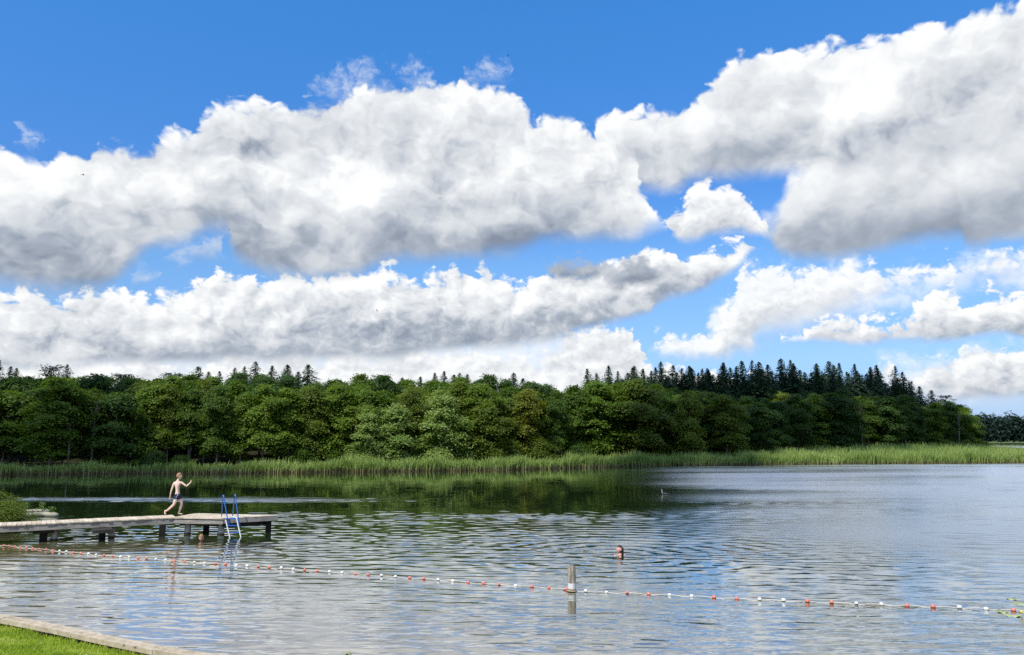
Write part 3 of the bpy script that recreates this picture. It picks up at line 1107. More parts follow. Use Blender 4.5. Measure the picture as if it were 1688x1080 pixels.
for i, (H, Rm, z0, peak, ns, tp, lob) in enumerate([
        (11.0, 3.1, 0.10, 0.45, 330, 0.62, 0.26), (11.5, 2.7, 0.12, 0.50, 300, 0.75, 0.30), (10.5, 3.6, 0.09, 0.52, 380, 0.55, 0.24),
        (12.0, 2.9, 0.20, 0.55, 310, 0.60, 0.34), (10.0, 3.3, 0.08, 0.40, 340, 0.80, 0.30), (11.0, 3.4, 0.16, 0.58, 340, 0.50, 0.32)]):
    q, tips = broad_crown(40 + i, H, Rm, z0, peak, int(ns * 1.1), 52, 0.30, top_pow=tp, lobes=lob)
    proto('broad%d' % i, q, trunk_mb(40 + i, H, 0.20, tips), H)
for i, (H, Rm) in enumerate([(3.0, 2.4), (2.4, 2.0), (4.2, 2.3)]):
    q, tips = broad_crown(70 + i, H, Rm, 0.05, 0.30, 170, 40, 0.20, spray_r=0.6, top_pow=0.6, flat=0.5)
    proto('bush%d' % i, q, trunk_mb(70 + i, H, 0.06, tips, top=0.6, n_limb=10), H)
for i, (H, Rm) in enumerate([(7.0, 2.2), (8.0, 2.6)]):
    q, tips = broad_crown(80 + i, H, Rm, 0.05, 0.26, 270, 44, 0.25, spray_r=0.75, top_pow=1.0, flat=0.45, lobes=0.34)
    proto('willow%d' % i, q, trunk_mb(80 + i, H, 0.12, tips), H)
for i, (H, Rb, d) in enumerate([(18, 5.6, 1.0), (18, 4.6, 1.1), (18, 6.6, 0.9), (18, 5.0, 0.8)]):
    q, mb = spruce(90 + i, H, Rb, dens=d)
    proto('spruce%d' % i, q, mb, H)
for i in range(2):
    q, tips = pine_crown(100 + i, 13.0, 2.6)
    proto('pine%d' % i, q, trunk_mb(100 + i, 13.0, 0.17, tips, top=0.95, n_limb=22, zmin=0.5), 13.0)


def sparse_tree(seed, H):
    """half-dead pale tree: forked bare stem with a few thin leaf sprays"""
    rnd = random.Random(seed)
    rng = np.random.default_rng(seed)
    mb = MB()
    mb.tube([(0, 0, -0.3), (0.1, 0, H * 0.35), (-0.05, 0.05, H * 0.7), (0.1, 0, H)], [0.15, 0.12, 0.08, 0.02], 7)
    tips = []
    for i in range(11):
        t = 0.42 + 0.55 * i / 11
        a = rnd.uniform(0, 6.28)
        L = rnd.uniform(0.9, 1.9)
        b = Vector((0, 0, t * H))
        e = b + Vector((math.cos(a) * L * 0.7, math.sin(a) * L * 0.7, L * 0.75))
        mb.tube([b, b.lerp(e, 0.5) + Vector((0, 0, 0.1)), e], [0.05, 0.032, 0.010], 5)
        tips.append(np.array(e))
    cen = np.concatenate([t + rng.standard_normal((22, 3)) * 0.45 for t in tips])
    nor = rng.standard_normal((len(cen), 3)) + np.array([0, 0, 0.8])
    return leaf_quads(rng, cen, nor, 0.30, 0.18), mb


for i in range(2):
    q, mb = sparse_tree(110 + i, 9.0)
    proto('sparse%d' % i, q, mb, 9.0)

TREE_N = {}


def tree(kind, name, px, depth, ytop, leaf, label, category, group, wide=1.0, base_y=None, bark=None, seed=0):
    """a tree standing where its foot is seen, as tall as its top in the photograph shows"""
    x = (px - 844.0) / FPX * depth
    x *= 1.0
    p = pix_dir(px, ytop)
    x = p.x / p.y * depth
    ztop = CAM_H + p.z / p.y * depth
    z = ground_z(x, depth)
    cr, tr, H = PROTO[kind]
    s = max(0.2, (ztop - z) / H)
    rnd = random.Random(seed * 7919 + int(px * 13) + int(depth * 7))
    o = empty(name, (x, depth, z), rnd.uniform(0, 6.28))
    o.rotation_euler = (rnd.uniform(-0.05, 0.05), rnd.uniform(-0.05, 0.05), o.rotation_euler.z)
    set_props(o, label, category, group)
    w = s ** 0.75 * wide * rnd.uniform(0.92, 1.08)
    o.scale = (w, w, s)
    for nm, me, mt in (('crown', cr, LEAF[leaf]), ('trunk', tr, bark or BARK)):
        c = bpy.data.objects.new(nm, me)
        link(c, o)
        c.material_slots[0].link = 'OBJECT'
        c.material_slots[0].material = mt
    return o


FRONT = [(-120, 85), (0, 86.5), (300, 90), (480, 92), (560, 95), (700, 99), (840, 103), (930, 109), (960, 114), (1000, 119), (1240, 123), (1290, 136), (1400, 148), (1500, 158), (1632, 172)]
TOPY = [(-120, 622), (0, 622), (60, 622), (130, 620), (200, 632), (260, 626), (330, 632), (400, 622), (450, 618), (520, 634), (560, 630), (640, 628), (700, 632), (760, 630), (820, 640), (870, 642), (930, 645), (980, 636), (1050, 630), (1100, 640), (1135, 645), (1190, 655), (1240, 650), (1300, 648), (1380, 650), (1450, 655), (1500, 650), (1560, 660), (1600, 668), (1632, 690)]
rng_t = random.Random(11)
where = lambda px: '%d percent across the picture' % max(1, round(px / 16.88))
ADJ = ['dense', 'layered', 'round-headed', 'loose', 'spreading', 'narrow']
px = -70.0
i = 0
while px < 1628:
    d = lerp_table(FRONT, px) + rng_t.uniform(0, 3.5)
    yt = lerp_table(TOPY, px) + rng_t.uniform(-4, 24)
    if 560 < px < 900:
        leaf = rng_t.choice(['mid', 'olive', 'mid', 'olive'])
    elif px < 560:
        leaf = rng_t.choice(['mid', 'mid', 'olive', 'dark'])
    else:
        leaf = rng_t.choice(['mid', 'dark', 'dark'])
    k = rng_t.randrange(6)
    tone = {'mid': 'green', 'olive': 'olive green', 'dark': 'dark green'}[leaf]
    if px > 5:
        lab, grp = '%s %s broadleaf tree, front row of far shore, %s' % (ADJ[k], tone, where(px)), 'broadleaf trees along the far shore'
    else:
        lab, grp = 'broadleaf tree on the far shore at the left edge of the picture', 'broadleaf trees along the far shore'
    tree('broad%d' % k, 'broadleaf_tree', px, d, yt, leaf, lab, 'tree', grp, wide=rng_t.uniform(0.75, 1.25), seed=i)
    px += rng_t.uniform(34, 50) * 95 / d
    i += 1
# second row, a little higher, then the dark skyline row
for row, (dd, lift, step, kinds) in enumerate([(7.5, 6, 46, ('mid', 'olive', 'dark')), (15.0, 12, 46, ('dark', 'dark', 'mid'))]):
    px = -60.0 + row * 18
    while px < 1600:
        d = lerp_table(FRONT, px) + dd + rng_t.uniform(0, 4)
        yt = lerp_table(TOPY, px) - lift + rng_t.uniform(-3, 12)
        if px > 940:
            yt += 8
        yt = max(yt, 617 + rng_t.uniform(0, 8)) if px < 1480 else yt + 8
        leaf = rng_t.choice(kinds)
        k = rng_t.randrange(6)
        lab = ['broadleaf tree of the middle row, its head showing between the front trees', 'dark broadleaf tree of the rear row, only its top showing against the sky'][row]
        grp = ['middle row of broadleaf trees on the far shore', 'rear row of dark broadleaf trees on the far shore'][row]
        tree('broad%d' % k, 'broadleaf_tree', px, d, yt, leaf, lab, 'tree', grp, seed=100 + i)
        px += rng_t.uniform(0.8, 1.2) * step * 95 / d
        i += 1

# trees that stand out
SPECIAL = [
    ('broad1', 870, 104, 641, 'yellow', 0.95, 'yellowing broadleaf tree standing out from dark neighbours right of the pale bushes'),
    ('broad2', 1052, 117, 630, 'olive', 1.2, 'tall broad tree with sunlit yellow-green top under the spruces'),
    ('broad4', 1133, 117, 643, 'olive', 0.85, 'narrow tree with bright yellow-green tip right of the tall sunlit one'),
    ('broad2', 985, 116, 634, 'mid', 1.25, 'broad dome-shaped green tree left of the tall sunlit tree'),
    ('broad5', 1195, 120, 654, 'olive', 1.15, 'broad olive tree at the right end of the forward row, before the darker wood'),
    ('willow0', 655, 95.5, 668, 'pale', 1.25, 'pale green pointed young tree left of the tallest pale one'),
    ('willow1', 727, 97, 640, 'pale', 1.2, 'tallest pale green young tree above the bright reeds'),
    ('willow1', 605, 94, 672, 'pale', 1.1, 'pale green leaning young tree at the left of the pale bushes'),
    ('willow0', 800, 99, 664, 'olive', 1.2, 'olive green young tree right of the tallest pale one'),
    ('broad0', 95, 85.5, 624, 'mid', 1.2, 'large bright green tree near the left edge, above the end of the walkway'),
]
for n_, (k, px_, d_, y_, lf, w_, lab) in enumerate(SPECIAL):
    tree(k, 'broadleaf_tree', px_, d_, y_, lf, lab, 'tree', 'broadleaf trees along the far shore', wide=w_, seed=300 + n_)
# bushes at the reeds' back edge
BUSH = [(592, 87.5, 730, 'pale', 1.0), (640, 87.5, 724, 'pale', 1.2), (682, 87.5, 732, 'pale', 1.0), (752, 89, 728, 'pale', 1.1), (790, 90, 732, 'pale', 1.0), (840, 92, 734, 'olive', 1.1),
        (885, 96, 726, 'olive', 1.2), (500, 88, 742, 'mid', 1.1), (552, 89, 742, 'mid', 1.0), (182, 81.5, 752, 'mid', 1.2), (255, 81, 746, 'dark', 1.1),
        (222, 80.5, 758, 'mid', 1.0), (300, 82, 752, 'dark', 1.0), (1560, 160, 727, 'olive', 1.0), (1592, 164, 725, 'olive', 1.1), (1620, 166, 728, 'olive', 1.0), (1490, 154, 733, 'dark', 1.0), (950, 112, 735, 'dark', 1.0), (1265, 132, 731, 'dark', 1.0), (1420, 150, 733, 'dark', 1.0)]
for n_, (px_, d_, y_, lf, w_) in enumerate(BUSH):
    if px_ < 960:
        d_ = at_z(px_, lerp_table(SHORE_PX, px_)).y + (7.0 if px_ > 450 else 5.0)
    tone = {'pale': 'pale grey-green', 'olive': 'olive green', 'mid': 'green', 'dark': 'dark green'}[lf]
    tree('bush%d' % (n_ % 3), 'bush', px_, d_, y_, lf, '%s low bush behind the far reeds, %s' % (tone, where(px_)), 'bush', 'bushes behind the reeds', wide=w_, seed=400 + n_)
# pale bare stems
for n_, (px_, d_, y_, lf, lab) in enumerate([
        (12, 87.5, 678, 'olive', 'pale bare stem at the left edge of the wood'), (318, 93, 650, 'olive', 'pale half-dead tree with thin crown above the swimmers\' jetty'),
        (340, 94, 672, 'olive', 'pale forked dead stem right of the half-dead tree above the jetty'), (1418, 147.5, 668, 'olive', 'pale birch-like stem in the dark right-hand wood'),
        (1578, 163, 684, 'olive', 'thin pale stem near the right end of the wood'), (158, 87, 660, 'olive', 'pale thin stem right of the large bright green tree'),
        (117, 85, 695, 'dark', 'grey dead trunk with broken stubs below the large bright green tree')]):
    tree('sparse%d' % (n_ % 2), 'bare_tree', px_, d_, y_, lf, lab, 'tree', 'pale bare trees on the far shore', wide=0.9, bark=BARK_PALE, seed=500 + n_)
# conifers along the skyline
TIPS = [(2, 593, 3), (13, 602, 0), (23, 605, 1), (111, 599, 2), (327, 603, 2), (340, 611, 1), (360, 610, 3), (384, 605, 0), (404, 602, 3), (428, 595, 2), (447, 602, 0), (479, 600, 0), (508, 599, 2), (492, 611, 1),
        (717, 613, 1), (732, 611, 0), (747, 616, 1), (755, 613, 3), (768, 616, 1), (797, 616, 1), (810, 616, 3), (847, 613, 0), (866, 622, 2), (690, 620, 1), (660, 621, 0),
        (974, 606, 0), (988, 614, 1), (1004, 602, 0), (1014, 610, 1), (1030, 613, 0), (1042, 604, 1), (1050, 602, 2), (1060, 606, 0), (1068, 610, 1), (1076, 605, 0), (1093, 595, 0), (1103, 600, 2), (1117, 612, 1), (1132, 602, 0), (1139, 604, 2),
        (1154, 606, 0), (1163, 613, 1), (1172, 605, 0), (1187, 595, 1), (1194, 600, 0), (1207, 604, 2), (1217, 612, 1), (1225, 594, 0), (1234, 592, 2), (1249, 595, 0), (1264, 600, 1), (1275, 610, 2), (1285, 590, 0), (1301, 597, 1), (1306, 591, 0),
        (1320, 608, 2), (1332, 612, 0), (1342, 600, 1), (1350, 597, 0), (1361, 594, 1), (1370, 601, 0), (1381, 597, 0), (1399, 611, 2), (1407, 598, 0), (1418, 610, 1), (1430, 609, 2), (1443, 600, 0), (1452, 606, 1), (1473, 602, 2), (1484, 612, 2), (1500, 628, 2), (1515, 636, 0), (1535, 642, 2)]
for n_, (px_, y_, k) in enumerate(TIPS):
    d = lerp_table(FRONT, px_) + (24 if px_ < 950 else 28) + rng_t.uniform(0, 8)
    lf = 'needle' if n_ % 3 else 'blue'
    tree('spruce%d' % k, 'spruce_tree', px_, d, y_, lf, 'dark spruce whose pointed tip breaks the skyline, %s' % (('%.1f percent across the picture' % (px_ / 16.88)) if px_ > 8 else 'at the left edge'), 'spruce', 'spruces along the skyline', wide=rng_t.uniform(0.95, 1.75), seed=600 + n_)
px = 950.0
while px < 1500:
    d = lerp_table(FRONT, px) + 20 + rng_t.uniform(0, 14)
    tree('spruce%d' % rng_t.randrange(4), 'spruce_tree', px, d, rng_t.choice([601, 606, 611, 616, 622]) + rng_t.uniform(0, 10) + (10 if px < 1080 else 0) + max(0, px - 1440) * 0.3, rng_t.choice(['needle', 'needle', 'blue']), 'shorter spruce among the skyline spruces, behind the broadleaf trees on the right', 'spruce', 'lower spruces behind the right-hand broadleaf trees', wide=rng_t.uniform(1.2, 2.0), seed=700 + int(px))
    px += rng_t.uniform(4, 12)
for n_, (px_, y_, d_) in enumerate([(81, 600, 112), (202, 614, 115), (212, 618, 113), (285, 613, 113), (628, 617, 118), (1556, 650, 190)]):
    tree('pine%d' % (n_ % 2), 'pine_tree', px_, d_, y_, 'needle', 'flat-topped dark pine rising above the wood, %s' % where(px_), 'pine', 'pines above the wood', wide=1.1, seed=800 + n_)


# far wood at the end of the lake: one mass
def build_far_wood():
    rng = np.random.default_rng(77)
    Q = []
    for i in range(330):
        y = 665 + rng.random() * 45
        px = 1400 + 420 * rng.random()
        x = (px - 844) / FPX * y
        Ht = 17 + 6 * rng.random() + (6 if px < 1660 else 0) * rng.random() + (3 if 1655 < px else 0)
        Rr = 4 + 3 * rng.random()
        k = 170
        c = np.array([x, y, 1.5 + Ht * 0.55])
        p = rng.standard_normal((k, 3))
        p /= np.linalg.norm(p, axis=1, keepdims=True)
        p *= (0.6 + 0.4 * rng.random((k, 1)))
        p = p * np.array([Rr, Rr, Ht * 0.48])
        nn = p / np.array([Rr, Rr, Ht * 0.5]) + rng.standard_normal((k, 3)) * 0.5 + np.array([0, 0, 0.5])
        Q.append(leaf_quads(rng, c + p, nn, 2.4, 1.5))
    me = quads_mesh('far_wood', np.concatenate(Q))
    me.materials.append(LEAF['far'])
    o = link(bpy.data.objects.new('far_wood', me))
    set_props(o, 'distant dark wood at the far end of the lake on the right', 'wood', kind='stuff')


build_far_wood()

# ------------------------------------------------------------------ near bank: lawn, timber edging
EDGE_PX = [(-160, 985), (0, 1009), (60, 1019.5), (120, 1031), (200, 1047.5), (280, 1063), (340, 1073), (420, 1079.5), (520, 1084), (640, 1088), (800, 1092), (1100, 1096), (1500, 1097), (1900, 1095)]
EDGE_Z = 0.22
EDGE = [at_z(x, y, EDGE_Z) for x, y in EDGE_PX]


def offset_line(line, d):
    """the line shifted towards the land (the camera's side)"""
    out = []
    for i, p in enumerate(line):
        t = (line[min(i + 1, len(line) - 1)] - line[max(i - 1, 0)])
        n = Vector((t.y, -t.x, 0)).normalized()
        out.append(Vector((p.x + n.x * d, p.y + n.y * d, p.z)))
    return out


def resample(line, step):
    out = [line[0].copy()]
    for a, b in zip(line, line[1:]):
        n = max(1, int((b - a).length / step))
        for k in range(1, n + 1):
            out.append(a.lerp(b, k / n))
    return out


def build_edging():
    wood = mat_wood('edging_timber', (0.20, 0.165, 0.11), (0.42, 0.35, 0.25), (0.58, 0.50, 0.38), grain=(3.0, 3.0, 3.0))
    root = empty('timber_edging', EDGE[3])
    set_props(root, 'long weathered timber edging curving along the near bank between lawn and water', 'edging')
    line = resample(EDGE, 0.5)
    rnd = random.Random(3)
    wood_now = [wood]

    def strip(d0, d1, ztop, zbot, seg_len, name):
        a, b = offset_line(line, d0), offset_line(line, d1)
        i = 0
        while i < len(a) - 1:
            j = min(len(a) - 1, i + seg_len)
            mb = MB()
            dz = rnd.uniform(-0.008, 0.008)
            n = j - i + 1
            for k in range(i, j + 1):
                e = 0.004 if k == i else (-0.004 if k == j else 0.0)
                p, q = a[k], b[k]
                t = (a[min(k + 1, len(a) - 1)] - a[max(k - 1, 0)]).normalized() * e
                for (u, z) in ((p, zbot), (p, ztop + dz), (q, ztop + dz - 0.01), (q, zbot)):
                    mb.v.append((u.x + t.x - root.location.x, u.y + t.y - root.location.y, z - root.location.z))
            for k in range(n - 1):
                for c in range(4):
                    mb.f.append((k * 4 + c, k * 4 + (c + 1) % 4, (k + 1) * 4 + (c + 1) % 4, (k + 1) * 4 + c))
            mb.f.append((3, 2, 1, 0))
            mb.f.append(tuple((n - 1) * 4 + c for c in range(4)))
            mb.build(name, wood_now[0], root)
            i = j
    strip(0.02, 0.082, EDGE_Z - 0.045, -0.6, 8, 'board')
    strip(0.102, 0.192, EDGE_Z + 0.012, -0.3, 9, 'beam')
    strip(0.216, 0.31, EDGE_Z + 0.0, EDGE_Z - 0.085, 7, 'beam')
    wood_now[0] = mat_wood('gap_shade_timber', (0.022, 0.019, 0.015), (0.04, 0.035, 0.028), (0.075, 0.065, 0.05))  # near-black strip that paints in the shadow gap under the edging
    strip(0.198, 0.245, EDGE_Z - 0.087, -0.3, 400, 'gap_shade_board')


build_edging()


def lawn_h(p, d):
    """height of the lawn at a distance d behind the edging"""
    return 0.075 + 0.155 * max(0.0, d - 0.1) if d < 9 else 1.45 + 0.02 * (d - 9)


def build_lawn():
    m, g = material('lawn_grass')
    P = world_pos(g)
    n, _ = g.noise(P, 1.3, 6.0, 0.65)
    n2, _ = g.noise(P, 30.0, 4.0, 0.6)
    col = g.ramp(n * 0.5 + n2 * 0.5, [(0.3, (0.05, 0.10, 0.012)), (0.5, (0.10, 0.17, 0.018)), (0.7, (0.15, 0.22, 0.03))])
    finish(g, principled(g, col, 0.9, bump(g, n2, 0.7, 0.03), spec=0.15))
    line = resample(EDGE, 0.6)
    offs = [0.25, 0.33, 0.37, 0.5, 0.75, 1.0, 1.4, 2.0, 2.8, 4, 6, 9, 14, 25, 60]
    V_, F_ = [], []
    for d in offs:
        for p in offset_line(line, d) if d < 3 else [Vector((q.x * (1 + d * 0.02), q.y - d, 0)) for q in line]:
            z = lawn_h(p, d - 0.37) - (0.22 if d < 0.34 else (0.02 if d == 0.37 else 0)) + 0.02 * mnoise.noise(Vector((p.x * 1.5, p.y * 1.5, 0)))
            V_.append((p.x, p.y, z))
    n_ = len(line)
    for r in range(len(offs) - 1):
        for i in range(n_ - 1):
            a = r * n_ + i
            F_.append((a, a + n_, a + n_ + 1, a + 1))
    o = mesh_obj('lawn', V_, F_, m, smooth=True)
    set_props(o, 'sunlit mown lawn on the near bank', 'lawn', kind='structure')
    # blades of grass where the lawn is seen
    rng = np.random.default_rng(21)
    mg, g = material('grass_blade')
    rnd = V(g, g.new('ShaderNodeNewGeometry').outputs['Random Per Island'])
    pn, _ = g.noise(world_pos(g), 1.1, 4.0, 0.6)
    worn, _ = g.noise(world_pos(g), 2.6, 4.0, 0.65)
    col = g.ramp((rnd * 0.55 + (pn - 0.5) * 2.0 + (worn - 0.5) * 0.9 + 0.22).clamp(), [(0.0, (0.17, 0.25, 0.018)), (0.5, (0.31, 0.41, 0.035)), (0.9, (0.46, 0.52, 0.075)), (1.0, (0.50, 0.50, 0.17))])
    d = principled(g, col, 0.5, spec=0.3)
    t = g.new('ShaderNodeBsdfTranslucent')
    g.put(t.inputs['Color'], g.mix(1.0, col, (1.5, 1.6, 0.7), blend='MULTIPLY'))
    mx = g.new('ShaderNodeMixShader')
    mx.inputs[0].default_value = 0.4
    g.t.links.new(d, mx.inputs[1])
    g.t.links.new(t.outputs[0], mx.inputs[2])
    finish(g, mx.outputs[0])
    fine = resample(EDGE[:9], 0.05)
    o1 = offset_line(fine, 1.0)
    N = 80000
    idx = rng.integers(0, len(fine) - 1, N)
    dist = 0.36 + 3.2 * rng.random(N) ** 1.15
    base = np.array([(p.x, p.y) for p in fine])[idx]
    nor = np.array([((b.x - a.x), (b.y - a.y)) for a, b in zip(fine, o1)])[idx]
    pos = base + nor * dist[:, None] + rng.standard_normal((N, 2)) * 0.03
    tuft = np.array([mnoise.noise(Vector((x * 2.2, y * 2.2, 5.0))) for x, y in pos])
    hgt = (0.035 + 0.03 * rng.random(N)) * (1 + 0.5 * tuft) + np.where(dist < 0.46, 0.035 * rng.random(N), 0)
    zz = np.array([lawn_h(None, dd - 0.37) for dd in dist]) - 0.012
    a = rng.random(N) * 6.283
    w = 0.004 + 0.003 * rng.random(N)
    lean = rng.standard_normal((N, 2)) * 0.55
    q = np.zeros((N, 4, 3))
    for j, (sg, f) in enumerate(((-1, 0), (1, 0), (0.5, 1), (-0.5, 1))):
        q[:, j, 0] = pos[:, 0] + np.cos(a) * w * sg + lean[:, 0] * hgt * f
        q[:, j, 1] = pos[:, 1] + np.sin(a) * w * sg + lean[:, 1] * hgt * f
        q[:, j, 2] = zz + hgt * f
    me = quads_mesh('grass', q)
    me.materials.append(mg)
    o = link(bpy.data.objects.new('grass', me))
    set_props(o, 'short bright green grass blades on the near bank', 'grass', kind='stuff')
    # daisies and clover heads
    k = 130
    idx = rng.integers(0, len(fine) - 1, k)
    dist = 0.7 + 2.6 * rng.random(k)
    pos = np.array([(p.x, p.y) for p in fine])[idx] + np.array([((b.x - a.x), (b.y - a.y)) for a, b in zip(fine, o1)])[idx] * dist[:, None]
    cen = np.column_stack([pos, [lawn_h(None, dd - 0.37) + 0.045 for dd in dist]])
    qs = [leaf_quads(rng, cen, np.tile([0.0, 0.0, 1.0], (k, 1)) + rng.standard_normal((k, 3)) * 0.3, 0.024, 0.022) for _ in range(2)]
    me = quads_mesh('daisies', np.concatenate(qs))
    me.materials.append(mat_plain('daisy_white', (0.72, 0.72, 0.60), 0.7))
    o = link(bpy.data.objects.new('daisies', me))
    set_props(o, 'scattered small white daisies in the lawn', 'flowers', kind='stuff')


build_lawn()

# ------------------------------------------------------------------ jetty
DECK = 0.64
WOOD_TOP = mat_wood('deck_boards', (0.38, 0.30, 0.21), (0.60, 0.50, 0.37), (0.74, 0.65, 0.51), grain=(2.0, 2.0, 2.0))
WOOD_SIDE = mat_wood('beam_timber', (0.16, 0.145, 0.125), (0.30, 0.275, 0.24), (0.46, 0.43, 0.38), grain=(1.2, 1.2, 8.0))
WOOD_DARK = mat_wood('dark_timber', (0.022, 0.019, 0.015), (0.04, 0.035, 0.028), (0.075, 0.065, 0.05), grain=(8, 8, 1.0))  # near-black timber tone for the bearers


def mat_pile(name, wet, dry, pale):
    """pile: algae-dark towards the water, bare above (the stain stops at the water mark)"""
    m, g = material(name)
    P = world_pos(g)
    n, _ = g.noise(scaled(g, P, (9, 9, 1.4)), 1.5, 6.0, 0.65)
    _, _, z = g.sep(P)
    col = g.ramp(n, [(0.3, dry), (0.7, pale)])
    col = g.mix(g.smooth(z + (n - 0.5) * 0.06, 0.09, 0.035), col, wet)
    finish(g, principled(g, col, 0.85, bump(g, n, 0.5, 0.01), spec=0.25))
    return m


PILE_LIGHT = mat_pile('concrete_pile', (0.09, 0.07, 0.03), (0.52, 0.47, 0.40), (0.70, 0.66, 0.58))
PILE_DARK = mat_pile('timber_pile_shaded', (0.006, 0.006, 0.005), (0.008, 0.007, 0.006), (0.016, 0.014, 0.012))  # dark timber, taken near black to paint in the shade under the deck


def build_jetty():
    FL, N_, RR, BK = at_z(284, 853, DECK), at_z(369, 854.4, DECK), at_z(458, 849.4, DECK), at_z(322, 846.2, DECK)
    d = Vector((0.856, 0.517, 0))          # along the walkway
    n = Vector((0.517, -0.856, 0))         # its side towards the camera
    root = empty('jetty', at_z(369, 854.4, 0.0))
    set_props(root, 'grey timber bathing jetty: long narrow walkway ending in a wider platform', 'jetty')
    r0 = root.location
    L = lambda v: Vector(v) - r0
    start = FL - d * 12.5
    width = 1.08
    rnd = random.Random(8)
    # walkway boards laid across
    mb = MB()
    length = (FL - start).dot(d) + 0.2
    k, s = 0, 0.0
    while s < length - 0.1:
        w = 0.142
        for_x = rnd.uniform(-0.02, 0.02)
        q = start + d * (s + w / 2) - n * (width / 2 - for_x)
        rot = Matrix.Rotation(math.atan2(-n.y, -n.x) + rnd.uniform(-0.01, 0.01), 3, 'Z')
        mb.box(L((q.x, q.y, DECK - 0.02 + rnd.uniform(-0.004, 0.004))), (width + 0.06, w - 0.008, 0.04), rot)
        s += w
    mb.build('deck', WOOD_TOP, root)
    # platform boards: strips clipped by the platform's outline
    poly = [FL, N_, RR, BK]
    cx = sum((p for p in poly), Vector()) / 4
    pd = (RR - N_).normalized()
    pn = Vector((-pd.y, pd.x, 0))
    mb = MB()
    lo, hi = min((p - N_).dot(pn) for p in poly), max((p - N_).dot(pn) for p in poly)
    s = lo
    while s < hi:
        e = min(hi, s + 0.142)

        def clip(pts, val, sign):
            out = []
            for a, b in zip(pts, pts[1:] + pts[:1]):
                da, db = sign * ((a - N_).dot(pn) - val), sign * ((b - N_).dot(pn) - val)
                if da >= 0:
                    out.append(a)
                if da * db < 0:
                    out.append(a.lerp(b, da / (da - db)))
            return out
        pts = clip(poly, s + 0.004, 1)
        if len(pts) >= 3:
            pts = clip(pts, e - 0.004, -1)
        if len(pts) >= 3:
            dz = rnd.uniform(-0.003, 0.003)
            mb.prism([(p.x - r0.x, p.y - r0.y) for p in pts], DECK - 0.04 + dz - r0.z, DECK + 0.004 + dz - r0.z)
        s = e
    mb.build('platform_deck', WOOD_TOP, root)

    def beam(a, b, w, h, ztop, mat, name, inset=0.0):
        a, b = Vector(a), Vector(b)
        t = (b - a).normalized()
        nn = Vector((t.y, -t.x, 0))
        c = (a + b) / 2 - nn * (w / 2 + inset)
        m = MB().box(L((c.x, c.y, ztop - h / 2)), ((b - a).length, w, h), Matrix.Rotation(math.atan2(t.y, t.x), 3, 'Z'), 0.008)
        o = m.build(name, mat, root)
        return o
    # side boards of the walkway (near and far side), in lengths
    s = 0.0
    while s < length - 0.3:
        e = min(length - 0.15, s + 4.0)
        beam(start + d * (s + 0.004), start + d * (e - 0.004), 0.06, 0.19, DECK - 0.044, WOOD_SIDE, 'side_board', 0.0)
        q = start - n * width
        beam(q + d * (e - 0.004), q + d * (s + 0.004), 0.06, 0.19, DECK - 0.044, WOOD_SIDE, 'side_board', 0.0)
        s = e
    # platform: near-left beam set back under the boards, deep board on the right face, back board
    beam(FL + Vector((0.06, -0.02, 0)), N_ - Vector((0.05, 0, 0)), 0.12, 0.17, DECK - 0.055, WOOD_SIDE, 'side_board', 0.05)
    beam(N_, RR, 0.05, 0.19, DECK - 0.002, WOOD_SIDE, 'side_board', -0.052)
    beam(RR, BK, 0.05, 0.17, DECK - 0.05, WOOD_SIDE, 'side_board', 0.0)
    # bearers underneath
    beam(N_ + Vector((0.15, 0.25, 0)), RR + Vector((-0.25, 0.02, 0)), 0.12, 0.17, DECK - 0.195, WOOD_DARK, 'bearer', 0.12)
    beam(FL + Vector((0.1, 0.3, 0)), N_ + Vector((-0.1, 0.3, 0)), 0.12, 0.10, DECK - 0.235, WOOD_DARK, 'bearer', 0.1)
    beam(BK + Vector((0.2, -0.3, 0)), RR + Vector((-0.5, -0.05, 0)), 0.12, 0.12, DECK - 0.24, WOOD_DARK, 'bearer', 0.0)

    def pile(px, base_y, w_px, mat, taper=1.0, ztop=None, square=True):
        p = at_z(px, base_y, 0.0)
        w = w_px * p.y / FPX
        zt = ztop if ztop is not None else DECK - 0.24
        m = MB()
        prof = [(-1.2, w / 2 * taper), (0.02, w / 2 * taper), (0.16, w / 2 * (0.55 * taper + 0.45)), (zt, w / 2)]
        seg = 4 if square else 10
        ph = math.pi / 4 + 0.35
        rr = 1.25 if square else 1.0
        for z, r in prof:
            for q in range(seg):
                a = 2 * math.pi * q / seg + ph
                m.v.append((p.x + r * rr * math.cos(a) - r0.x, p.y + r * rr * math.sin(a) - r0.y, z - r0.z))
        for i in range(len(prof) - 1):
            for q in range(seg):
                a, b = i * seg + q, i * seg + (q + 1) % seg
                m.f.append((a, b, b + seg, a + seg))
        m.f.append(tuple((len(prof) - 1) * seg + q for q in range(seg)))
        return m.build('pile', mat, root)
    pile(71, 892, 11, PILE_DARK)
    pile(89, 890.5, 8, PILE_LIGHT, 1.35, square=False)
    pile(168, 889, 10, PILE_DARK)
    pile(183.5, 886, 9, PILE_LIGHT, 1.1)
    pile(267, 884, 10.5, PILE_DARK)
    pile(309, 880.5, 9, PILE_LIGHT, 1.15, square=False)
    pile(339.5, 879, 10.5, PILE_DARK)
    pile(364, 881.5, 9, PILE_LIGHT, 1.25, square=False)
    pile(442, 878, 9.5, PILE_DARK, ztop=DECK - 0.19)
    pile(-40, 897, 11, PILE_DARK)
